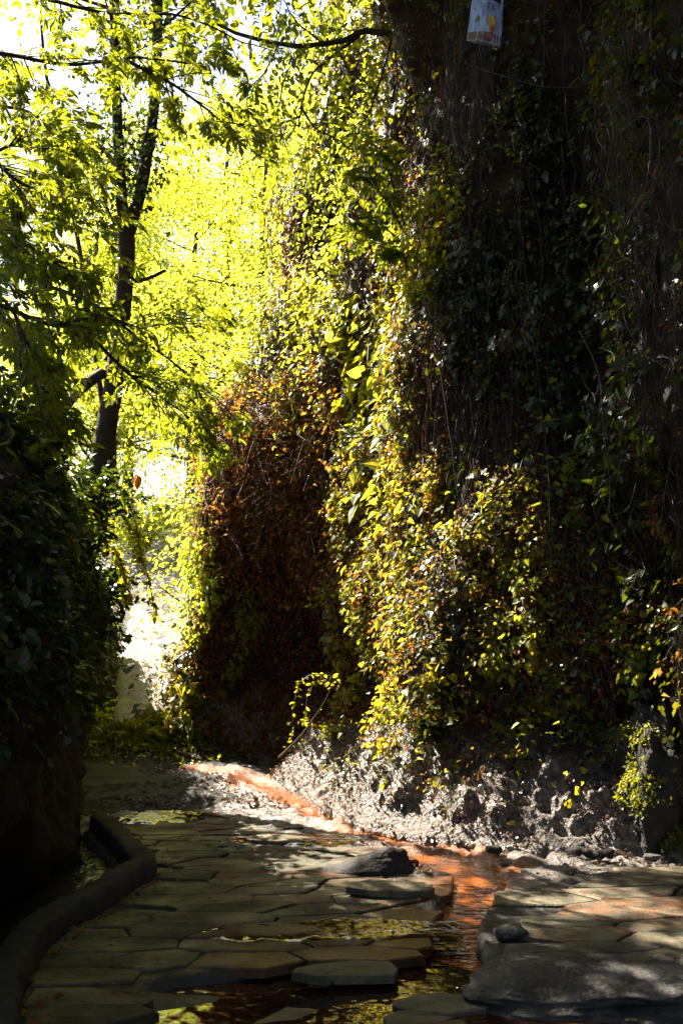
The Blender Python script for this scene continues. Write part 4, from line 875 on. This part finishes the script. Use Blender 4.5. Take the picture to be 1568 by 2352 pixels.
ground_leaves('leaf_litter', 240, .04, 'dry', T_CURL, (-1.8, -.8, 4.5, 9.6), lambda q: np.array([np.sqrt(((KX - p) ** 2).sum(1).min()) < .24 and p[0] > np.interp(p[1], KX[:, 1], KX[:, 0]) + .09 for p in q], float), (.02, .04))
def blades():
    n = 5200; q = np.c_[rng.normal(-2.95, .62, n), rng.normal(15.3, .42, n)]; k = fbm(np.c_[q, 0 * q[:, 0]], .35, 2, 155) > -.25; q = q[k]; n = len(q)
    P = np.c_[q, ground_h(q)]; mb = MB(); leaves(mb, P, rdir(n, .5, 1.0), rdir(n, .5, .3), rng.uniform(.06, .22, n), T_NEEDLE); mb.build('grass', M['grass'], smooth=False, kind='stuff')
    n = 1800; q = np.c_[rng.normal(-2.8, .55, n), rng.normal(15.0, .4, n)]; P = np.c_[q, ground_h(q) + rng.uniform(0, .08, n)]; mb = MB(); leaves(mb, P, rdir(n, .4, .1), rdir(n, .5, 1), rng.uniform(.03, .09, n), T_OVAL); mb.build('ground_cover', M['creeper'], smooth=False, kind='stuff')
blades()
for lab, px, Y, h, mt in (('big fern at the right end of the grassy hump by the cliff spur', 375, 15.4, .15, 'grass'), ('smaller fern in front of the grassy hump', 320, 14.8, .12, 'creeper')):
    x = (px - 784) / F * Y; clump('fern', lab, 'fern', 0, 0, h, 10, .62 if mt == 'grass' else .4, mt, T_FERN, .6, lpn=1, pos=(x, Y, gz(x, Y)))
x = (392 - 784) / F * 14.9; clump('weed', 'lit yellow weed in the gap between the grassy hump and the cliff spur', 'weed', 0, 0, .4, 14, .07, 'yellow', T_OVAL, .5, lpn=7, pos=(x, 14.9, gz(x, 14.9)))
for k in range(2):
    x = (300 + 16 * k - 784) / F * 14.2; z = gz(x, 14.2)
    arc('dead_stalk', ('left one of two reddish dead stalks in front of the grassy hump', 'right one of two reddish dead stalks in front of the grassy hump')[k], 'stalk', [(x, 14.2, z), (x - .03, 14.15, z + .12), (x + .02, 14.1, z + .22), (x - .05, 14.1, z + .33)], .016, 'redstem')
# separate fallen leaves that catch the eye
def fallen(px, py, s, label, mat, group=None, cliffy=False):
    if cliffy: P, Q = cliff_pt(px, py, .03)
    else: P = gnd(px, py); P = np.array([P[0], P[1], max(gz(P[0], P[1]), -.02) + .03]); Q = np.array([0, -.3, 1.])
    mb = MB(); d = np.array([rng.normal(), rng.normal() * .4, .1]); leaves(mb, [P], [d], [Q], [s], T_HEART); o = mb.build('fallen_leaf', M[mat], smooth=False)
    o['label'] = label; o['category'] = 'leaf'
    if group: o['group'] = group
for px, py, c in ((890, 1742, 1), (820, 1760, 1), (1050, 1822, 1), (1415, 1946, 0), (1215, 1940, 0), (985, 1795, 1), (1300, 1850, 1), (1330, 1775, 1), (1180, 1895, 1), (1350, 1930, 0)):
    fallen(px, py, .075, 'small yellow leaf fallen on the sunlit rubble at the cliff foot', 'yellow', 'yellow leaves on the rubble', c)
fallen(487, 1695 + 50, .08, 'single yellow leaf on the dark dirt track', 'yellow')
fallen(320, 1752, .12, 'large pale dead leaf lying on the dark dirt track', 'litter')
# dry curled leaf hanging in the air beside the tree
P0 = at(315, 1090, 10.5); mb = MB(); leaves(mb, [P0, P0 + [0, 0, -.02]], [(0.1, 0, -1), (-.1, .1, -1)], [(0, -1, 0), (.6, -1, 0)], [.17, .14], T_CURL); mb.tube(np.array([P0, P0 + [-.04, 0, .12], P0 + [-.06, .1, .4]]), .003, 4)
o = mb.build('hanging_leaf', M['dry'], smooth=False); o['label'] = 'curled orange dead leaf dangling right of the forked trunk'; o['category'] = 'leaf'

# ---------------------------------------------------------------- trees
def limb_paths(base, d0, L, n, up=.25, wob=.12):
    s = np.linspace(0, 1, n)[:, None]; d0 = norm(np.asarray(d0, float)); P = np.asarray(base) + d0 * s * L + np.c_[0 * s, 0 * s, up * L * s * s]
    wv = np.cumsum(rng.normal(0, wob * L / n, (n, 3)), 0); return P + wv * s
def foliage(mb, tips, n, rad, size, tm, flat=.55, droop=-.35, layered=False):
    tips = np.asarray(tips); k = rng.integers(0, len(tips), n); o = rng.normal(0, 1, (n, 3)) * rad * [1, 1, flat]; P = tips[k] + o
    out = norm(o + 1e-6); D = norm(out * .5 + rng.normal(0, .5, (n, 3)) + [0, 0, droop]); Nr = norm(rng.normal(0, .38, (n, 3)) + [0, 0, 1.0]); leaves(mb, P, D, Nr, size * rng.uniform(.6, 1.25, n), tm)
def tree_parts(base, H, r0, nl, spread, seed, lean=(0, 0), first=.3, sub=5, up=.3):
    mt = MB(); tips = []; n = 14; s = np.linspace(0, 1, n)[:, None]
    tr = np.asarray(base) + np.c_[lean[0] * s ** 1.3, lean[1] * s ** 1.3, H * s] + np.cumsum(rng.normal(0, .05 * H / 14, (n, 3)), 0) * [1, 1, 0]; mt.tube(tr, r0 * (1 - .85 * s[:, 0]) * (1 + .5 * np.exp(-s[:, 0] * 14)), 9)
    for k in range(nl):
        f = first + (1 - first) * (k + rng.uniform(0, 1)) / nl; q = np.array([np.interp(f, s[:, 0], tr[:, a]) for a in range(3)]); az = k * 2.4 + rng.uniform(-.4, .4); L = spread * (1.15 - .75 * (f - first) / (1 - first)) * rng.uniform(.75, 1.15)
        P = limb_paths(q, (math.cos(az), math.sin(az), rng.uniform(.1, .6)), L, 9, up * .4); mt.tube(P, np.linspace(r0 * .33, r0 * .06, 9) * (1.1 - .6 * f), 5)
        for j in range(sub):
            i = rng.integers(3, 9); az2 = az + rng.normal(0, .9); P2 = limb_paths(P[i], (math.cos(az2), math.sin(az2), rng.normal(.15, .3)), L * rng.uniform(.3, .55), 6, .05); mt.tube(P2, np.linspace(r0 * .09, .005, 6), 4, False); tips += [P2[3], P2[5]]
        tips += [P[6], P[8]]
    tips.append(tr[-1]); return mt, np.array(tips)
def tree(name, label, cat, base, H, r0, nl, spread, nleaf, rad, size, lm, tm, group=None, **kw):
    t = thing(name, label, cat, base, group); mt, tips = tree_parts(base, H, r0, nl, spread, 0, **kw); mt.build('trunk', M['bark'], t); ml = MB(); foliage(ml, tips, nleaf, rad, size, tm); ml.build('crown', M[lm], t, smooth=False); return t
def ground_or_bank(x, y):
    if x < np.interp(y, b3[:, 1], b3[:, 0]): return float(np.interp(np.interp(y, b3[:, 1], b3[:, 0]) - x, [0, 1.6, 5, 14, 60], [3.5, 4.0, 4.7, 5.9, 8]))
    return gz(x, y)
# the forked tree on the bank
def forked():
    Y = 12.2; base = at(222, 1140, Y); t = thing('forked_tree', 'dark tree leaning left with a trunk that forks into two straight stems', 'tree', base); mb = MB()
    def lim(pts, rad, nm=None, n=36, sides=10):
        P = smooth_path([at(*p) for p in pts], n); P += np.cumsum(rng.normal(0, .004, P.shape), 0); mb.tube(P, np.interp(np.linspace(0, 1, n), np.linspace(0, 1, len(rad)), rad), sides); return P
    lim([(210, 1230, Y), (232, 1060, Y), (255, 920, Y), (275, 760, Y), (286, 620, Y), (292, 520, Y)], [.2, .14, .125, .115, .11, .115])
    A = lim([(288, 540, Y), (276, 440, Y), (270, 300, Y), (270, 120, Y), (262, -120, Y), (240, -420, Y)], [.085, .075, .07, .068, .065, .05])
    B = lim([(294, 540, Y), (315, 450, Y + .1), (330, 350, Y + .2), (345, 220, Y + .3), (352, 60, Y + .4), (360, -160, Y + .5), (390, -450, Y + .5)], [.085, .085, .08, .075, .07, .065, .05])
    tips = []
    for pts, r_ in (([(292, 650, Y), (325, 642, Y - .1), (380, 620, Y - .2)], .035), ([(262, 840, Y), (215, 870, Y + .1), (165, 915, Y + .1), (120, 975, Y + .1), (100, 1010, Y)], .075), ([(268, 800, Y), (225, 850, Y + .3), (190, 900, Y + .3), (150, 890, Y + .4)], .03), ([(235, 440, Y), (242, 470, Y), (285, 560, Y)], .02)):
        lim(pts, [r_, r_ * .6], n=14, sides=6)
    mb.build('trunk', M['bark'], t)
    mt = MB(); tips = []
    for st in (A, B):
        for k in range(9):
            q = st[rng.integers(20, 36)]; az = rng.uniform(0, 6.28); P = limb_paths(q, (math.cos(az), math.sin(az), .35), rng.uniform(.8, 2.2), 8, .1); mt.tube(P, np.linspace(.03, .006, 8), 4); tips += [P[5], P[7]]
    mt.build('branches', M['bark'], t); ml = MB(); foliage(ml, [q for q in tips if q[2] > 7.2], 1300, .42, .12, T_OVAL); ml.build('crown', M['chestnut'], t, smooth=False)
    v = thing('climbing_ivy', 'small-leaved ivy bushing out around the two stems of the forked tree', 'ivy', A[8]); ml = MB(); ms = MB(); pts = []
    for st in (A, B):
        for k in range(30):
            i = rng.integers(4, 27); P = st[i] + np.cumsum(np.r_[[[0, 0, 0]], rng.normal(0, .07, (7, 3)) + norm(rng.normal(0, 1, 3) * [1, 1, .2]) * .075], 0); ms.tube(P, .006, 4, False); pts += [P[2], P[4], P[6], P[7]]
    ms.build('stems', M['bark'], v); foliage(ml, pts, 2100, .17, .07, T_LOBE, 1.0, -.6); ml.build('leaves', M['dark'], v, smooth=False)
forked()
# chestnut on the left bank, its layered palmate leaves reach over the paving
def chestnut():
    base = np.array([-6.0, 9.6, 4.6]); t = thing('chestnut_tree', 'chestnut tree on the left bank with big fingered leaves hanging over the path', 'tree', base); mb = MB(); ml = MB()
    top = base + [.5, .3, 8.5]; tr = smooth_path([base - [0, 0, .4], base + [.2, 0, 2.5], base + [.2, .2, 5.5], top], 24); mb.tube(tr, np.linspace(.26, .08, 24), 10); mb.build('trunk', M['bark'], t)
    mb = MB(); LP = []; LD = []
    def spray(P, dens, L=(.35, .9), lv=8):
        for q in range(dens):
            i = rng.integers(len(P) // 4, len(P)); T = P[min(i + 1, len(P) - 1)] - P[max(i - 1, 0)]; T = norm(T); sd = np.cross(T, [0, 0, 1]) * rng.choice([-1, 1]); d0 = norm(T * .6 + sd * rng.uniform(.3, 1.1) + [0, 0, rng.normal(-.05, .25)])
            S = limb_paths(P[i], d0, rng.uniform(*L), 6, -.12, .1); mb.tube(S, np.linspace(.009, .003, 6), 4, False)
            for e in range(lv):
                k = rng.integers(2, 6); LP.append(S[k] + rng.normal(0, .07, 3)); LD.append(norm(d0 + rng.normal(0, .5, 3) + [0, 0, -.25]))
    limbs = [  # inside the frame, hanging left and across the trunk
        ([(-220, 250, 8.4), (-60, 330, 8.6), (60, 420, 8.9), (150, 470, 9.2)], .03, 18), ([(-220, 450, 8.4), (-60, 520, 8.3), (60, 560, 8.4), (170, 640, 8.6)], .03, 18),
        ([(-200, 640, 8.4), (-20, 690, 8.4), (120, 740, 8.6), (230, 720, 9), (330, 745, 9.3)], .03, 17), ([(-200, 760, 8.4), (0, 800, 8.2), (90, 880, 8.2), (60, 920, 8.3)], .025, 10),
        ([(60, 640, 8.8), (200, 690, 9.2), (330, 790, 9.7), (430, 870, 10.1), (480, 960, 10.3)], .02, 16), ([(200, 760, 9.4), (300, 860, 9.8), (400, 930, 10.1), (470, 985, 10.2)], .02, 14),
        ([(-200, 100, 8.4), (0, 120, 8.5), (150, 140, 8.9), (300, 130, 9.4), (420, 150, 9.9)], .025, 14), ([(-150, -60, 8.4), (60, -20, 8.6), (220, 20, 9.1), (420, 30, 9.8), (560, 90, 10.3)], .025, 16),
        ([(-220, 300, 8.0), (-80, 380, 7.8), (20, 350, 7.7), (100, 300, 7.8)], .025, 10), ([(-200, 520, 8.0), (-60, 620, 7.7), (30, 700, 7.6), (70, 780, 7.6)], .02, 10),
        ([(250, 120, 9.4), (400, 200, 9.9), (500, 280, 10.3), (560, 300, 10.6)], .02, 12)]
    limbs += [([(-200, 380, 9.5), (-60, 430, 9.6), (50, 500, 9.8), (110, 580, 10)], .03, 16), ([(-200, 180, 9.5), (-40, 230, 9.6), (80, 260, 9.8), (150, 330, 10)], .03, 16), ([(-200, 560, 9.3), (-80, 640, 9.2), (20, 700, 9.2), (90, 830, 9.3)], .03, 14)]
    for pts, r_, dn in limbs:
        P = smooth_path([at(*p) for p in pts], 22); P += np.cumsum(rng.normal(0, .006, P.shape), 0); mb.tube(P, np.linspace(r_, .008, 22), 6); spray(P, dn)
    # unseen leafy limbs added between sun and paving to keep it in shade
    def reach(tg, r_, dn):
        q = tr[int(np.clip((tg[2] - base[2]) / 8.5 * 24 - 3, 2, 22))]; s = np.linspace(0, 1, 14)[:, None]; P = q * (1 - s) + tg * s + np.c_[0 * s, 0 * s, .25 * np.sin(3.14 * s)] + np.cumsum(rng.normal(0, .02, (14, 3)), 0); mb.tube(P, np.linspace(r_, .007, 14), 5); spray(P, dn, (.4, 1.0), 5)
    for k in range(60):
        z = rng.uniform(7.4, 9.4); u, v = rng.uniform(-1.7, .3), rng.uniform(3.6, 7.4)
        reach(np.array([u - .66 * z, v + .66 * z, z]), .05, 16)
    for k in range(3):
        z = rng.uniform(8., 10.2); u, v = rng.uniform(.9, 2.9), rng.uniform(4.4, 7.2); reach(np.array([u - .66 * z, v + .66 * z, z]), .04, 10)
    for k in range(14): reach(np.array([rng.uniform(-5.6, -3.6), rng.uniform(5.5, 8.5), rng.uniform(6.5, 10.5)]), .05, 15)
    for k in range(16): reach(np.array([rng.uniform(-3.5, .8), rng.uniform(1., 6.2), rng.uniform(9, 11.5)]), .05, 16)  # unseen limbs high overhead, added to cut the skylight
    mb.build('branches', M['bark'], t); n = len(LP); leaves(ml, np.array(LP), np.array(LD), norm(rng.normal(0, .28, (n, 3)) + [0, 0, 1]), rng.uniform(.1, .175, n), T_PALM); ml.build('crown', M['chestnut'], t, smooth=False)
chestnut()
# tree rooted on the cliff top, its long bough arching across the gorge
def overhang():
    base = np.array([1.3, 12.2, 12.6]); t = thing('overhanging_tree', 'tree on the cliff top whose long dark bough arches across the top of the gorge', 'tree', base); mb = MB(); tips = []
    tr = smooth_path([base - [0, 0, .5], base + [-.3, -.2, 1.5], base + [-.9, -.5, 3], base + [-1.2, -.6, 5]], 16); mb.tube(tr, np.linspace(.25, .08, 16), 9); mb.build('trunk', M['bark'], t); mb = MB(); fine = []
    Y = 11.6
    root = [(1010, -120, Y + .4), (960, 20, Y + .2)]
    for pts, r_ in ((root + [(900, 75, Y), (840, 72, Y), (780, 95, Y - .1), (700, 105, Y - .1), (620, 95, Y), (550, 78, Y), (490, 45, Y), (450, -10, Y)], .05), ([(830, 75, Y), (760, 130, Y), (715, 170, Y), (690, 240, Y), (682, 300, Y)], .025), ([(690, 245, Y), (720, 290, Y), (760, 320, Y), (840, 380, Y)], .016),
                    ([(900, 75, Y), (880, 160, Y), (850, 260, Y), (810, 330, Y), (760, 380, Y)], .018), ([(640, 98, Y), (600, 170, Y), (560, 210, Y)], .012), ([(770, 97, Y), (800, 160, Y), (860, 200, Y), (900, 290, Y)], .015), ([(740, 100, Y), (690, 60, Y), (640, -20, Y)], .015),
                    ([(690, 270, Y), (610, 290, Y), (540, 330, Y)], .01), ([(840, 380, Y), (870, 430, Y), (880, 500, Y - .1)], .01), ([(690, 120, Y), (655, 180, Y), (640, 260, Y), (655, 330, Y)], .01), ([(905, 80, Y), (915, 200, Y - .1), (905, 300, Y - .1), (880, 390, Y - .1)], .012)):
        P = smooth_path([at(*p) for p in pts], 34); P += np.cumsum(rng.normal(0, .005, P.shape), 0); mb.tube(P, np.linspace(r_, max(.006, r_ * .3), 34), 6)
        for k in range(int(7 + r_ * 200)):
            q = P[rng.integers(6, 34)]; S = limb_paths(q, (rng.normal(0, .6), rng.normal(0, .4), rng.normal(-.35, .5)), rng.uniform(.25, 1.0), 7, -.1, .2); mb.tube(S, np.linspace(.006, .002, 7), 4, False); fine += [S[4], S[6]]
    for k in range(64):  # unseen crown above the view, shaped to shade the upper right cliff
        tg = np.array([rng.uniform(-3.4, 3.2), rng.uniform(7.6, 13.9), rng.uniform(10.6, 12.6)])
        if tg[1] > 14.3 - .25 * (tg[0] + 3) : tg[1] -= 1.2
        q = tr[rng.integers(3, 16)]; s = np.linspace(0, 1, 12)[:, None]; P = q * (1 - s) + tg * s + np.c_[0 * s, 0 * s, .3 * np.sin(3.14 * s)] + np.cumsum(rng.normal(0, .03, (12, 3)), 0); mb.tube(P, np.linspace(.05, .01, 12), 5); tips += [P[9], P[11]]
        for j in range(5): S = limb_paths(P[rng.integers(4, 12)], rng.normal(0, 1, 3) * [1, 1, .3], rng.uniform(.4, 1.0), 6, 0); mb.tube(S, np.linspace(.012, .004, 6), 4, False); tips += [S[3], S[5]]
    for k in range(70):  # unseen limbs over and behind the camera, added to dim the sky fill
        tg = np.array([rng.uniform(-4, 5), rng.uniform(-8, 7.5), rng.uniform(11.5, 14.5)]); q = tr[rng.integers(6, 16)]; s = np.linspace(0, 1, 12)[:, None]; P = q * (1 - s) + tg * s + np.cumsum(rng.normal(0, .03, (12, 3)), 0); mb.tube(P, np.linspace(.05, .01, 12), 5); tips += [P[7], P[9], P[11]]
    mb.build('branches', M['bark'], t); ml = MB(); foliage(ml, tips, 44000, .45, .19, T_OVAL); foliage(ml, fine, 1500, .12, .1, T_OVAL, 1, -.6); ml.build('crown', M['chestnut'], t, smooth=False)
    # broad fingered leaves of a low twig seen against the dark rock
    v = thing('chestnut_sapling', 'slim sapling with layered fingered leaves in front of the bare cliff corner', 'sapling', cliff_pt(930, 520)[0]); mb = MB(); LP = []
    for pts in ([(930, 540, 11.4), (900, 480, 11.2), (860, 430, 11.0), (820, 400, 11)], [(925, 560, 11.4), (880, 520, 11.1), (840, 500, 11.0), (800, 510, 11)], [(930, 520, 11.4), (900, 420, 11.2), (880, 350, 11.1), (850, 330, 11)], [(930, 580, 11.4), (890, 580, 11.1), (850, 570, 11)]):
        P = smooth_path([at(*p) for p in pts], 12); mb.tube(P, np.linspace(.014, .004, 12), 5); LP += [P[rng.integers(3, 12)] + rng.normal(0, .1, 3) * [1, 1, .5] for _ in range(24)]
    n = len(LP); mb.build('stem', M['bark'], v); ml = MB(); leaves(ml, np.array(LP), rdir(n, .3, -.2), norm(rng.normal(0, .25, (n, 3)) + [0, 0, 1]), rng.uniform(.14, .22, n), T_PALM); ml.build('leaves', M['chestnut'], v, smooth=False)
overhang()
# slender stem at the left
def slender():
    base = at(250, 900, 14.5); t = thing('slender_sapling', 'thin bare leaning stem between the left leaves and the forked tree', 'sapling', base); mb = MB()
    P = smooth_path([at(*p) for p in ((240, 960, 14.5), (212, 760, 14.5), (195, 640, 14.5), (170, 500, 14.5), (140, 330, 14.5), (108, 180, 14.5), (95, 40, 14.5), (100, -100, 14.5))], 30); mb.tube(P, np.linspace(.045, .02, 30), 6)
    tips = []
    for k in range(12): S = limb_paths(P[rng.integers(8, 30)], rng.normal(0, 1, 3) * [1, .6, .5], rng.uniform(.4, 1), 6, 0); mb.tube(S, np.linspace(.01, .004, 6), 4, False); tips += [S[4], S[5]]
    mb.build('trunk', M['bark'], t); ml = MB(); foliage(ml, tips, 260, .2, .09, T_OVAL); ml.build('crown', M['tree'], t, smooth=False)
slender()
# woodland up the gorge: three kinds grown once, then copied
def far_trees():
    protos = []
    for k, (H, sp, nlf, sz) in enumerate(((13, 3.4, 14500, .14), (10, 3.0, 11500, .13), (7, 2.2, 8000, .115))):
        protos.append(tree('broadleaf_tree', '', 'tree', (0, 0, 0), H, .2, 20, sp, nlf, .5, sz, 'tree', T_OVAL, 'sunlit trees up the gorge', first=.18 if k < 2 else .1))
    spots = FAR_TREES
    used = set()
    for (x, y, kind, rz, sc, label) in spots:
        p = protos[kind]
        if kind in used:
            o = p.copy(); C.objects.link(o)
            for ch in p.children: c = ch.copy(); C.objects.link(c); c.parent = o
        else: o = p; used.add(kind)
        o.location = (x, y, ground_or_bank(x, y) - .1); o.rotation_euler = (0, 0, rz); o.scale = (sc, sc, sc); o['label'] = label
FAR_TREES = [
    (-3.9, 31, 0, .3, 1.15, 'tall sunlit tree at the head of the pale path'),
    (-1.9, 23.5, 0, 2.1, .95, 'tall yellow-lit tree in the centre behind the far cliff spur'),
    (-7.9, 34, 0, 4.0, 1.1, 'pale tree just right of the forked trunk, beyond the pale path'),
    (-13.5, 41, 1, 1.2, 1.1, 'bluish-green tree low in the sky gap left of the forked trunk'),
    (.9, 20.5, 1, 3.3, 1.0, 'bright tree growing on the cliff top behind the arching bough'),
    (-9.6, 44, 0, 5.1, 1.2, 'hazy green tree farthest off behind the forked trunk'),
    (-1.5, 19.4, 2, 2.6, .8, 'low leafy tree beside the pale path at the far spur'),
    (-.6, 31, 0, 1.7, 1.2, 'farthest tall tree high above the cliff spur'),
    (-8.6, 35, 1, 2.2, 1.1, 'lit tree standing left of the pale path, its top in the gap behind the trunk'),
    (-5.2, 35, 0, 3.1, 1.1, 'tall tree closing the view straight up the pale path'),
    (-9.2, 36, 0, .6, 1.0, 'pale tree between the left leaves and the forked trunk'),
    (-.9, 17.9, 2, .9, .85, 'small lit tree rooted on the cliff spur above the bramble tangle'),
]
far_trees()
for lab, x, y, h, n, ls, mt in (('bright bush at the left side of the pale path', -5.2, 19.5, 1.1, 60, .11, 'tree'), ('sunlit shrub on the right at the head of the pale path', -2.9, 26.5, 1.8, 80, .13, 'tree'), ('round lit shrub on the bank left of the pale path', -6.3, 23.5, 1.7, 90, .12, 'tree'), ('tall lit shrub closing the top of the pale path on its left', -6.2, 30, 3.0, 100, .13, 'tree'), ('tall lit shrub closing the top of the pale path on its right', -4.6, 32, 3.2, 110, .13, 'tree'), ('bushy shrub at the near left of the pale path', -4.55, 17.6, 1.0, 60, .09, 'tree'), ('small leafy shrub on the left edge of the pale path halfway up', -5.6, 22.0, .8, 40, .09, 'tree'), ('lit shrub hanging over the right side of the pale path', -2.15, 18.4, 1.1, 50, .09, 'tree'), ('dull green shrub on the bank foot left of the pale path', -4.4, 16.6, 1.1, 50, .09, 'creeper')):
    clump('shrub', lab, 'shrub', 0, 0, h, n, ls, mt, T_OVAL, .55, lpn=22, pos=(x, y, ground_or_bank(x, y)))
# brambles trailing off the bank edge into the light by the path
for k, (px, py, Y, lab) in enumerate(((262, 1160, 11.8, 'thin leafy branch sloping down from the trunk base across the pale path'), (250, 1090, 11.6, 'second leafy branch drooping from the trunk base towards the path'), (235, 1240, 11.0, 'leafy bramble shoot sticking out of the bank edge against the light'))):
    b = at(px, py, Y); e = at(px + 95 - 20 * k, py + 260 - 60 * k, Y - .2); arc('bramble_cane', lab, 'bramble', [b, b * .7 + e * .3 + [.08, 0, .06], b * .35 + e * .65 + [.08, 0, .03], e], .012, 'stem', 150, .075, 'creeper', T_OVAL)
clump('bramble_bush', 'leafy bramble bush crowning the edge of the dark bank by the trunk', 'bush', 0, 0, .9, 40, .085, 'dark', T_OVAL, .8, lpn=24, pos=at(215, 1180, 10.8))
clump('bramble_bush', 'drooping bramble bush lower on the bank edge beside the pale path', 'bush', 0, 0, .8, 36, .08, 'dark', T_OVAL, .8, lpn=24, droop=-.5, pos=at(245, 1400, 11.6))
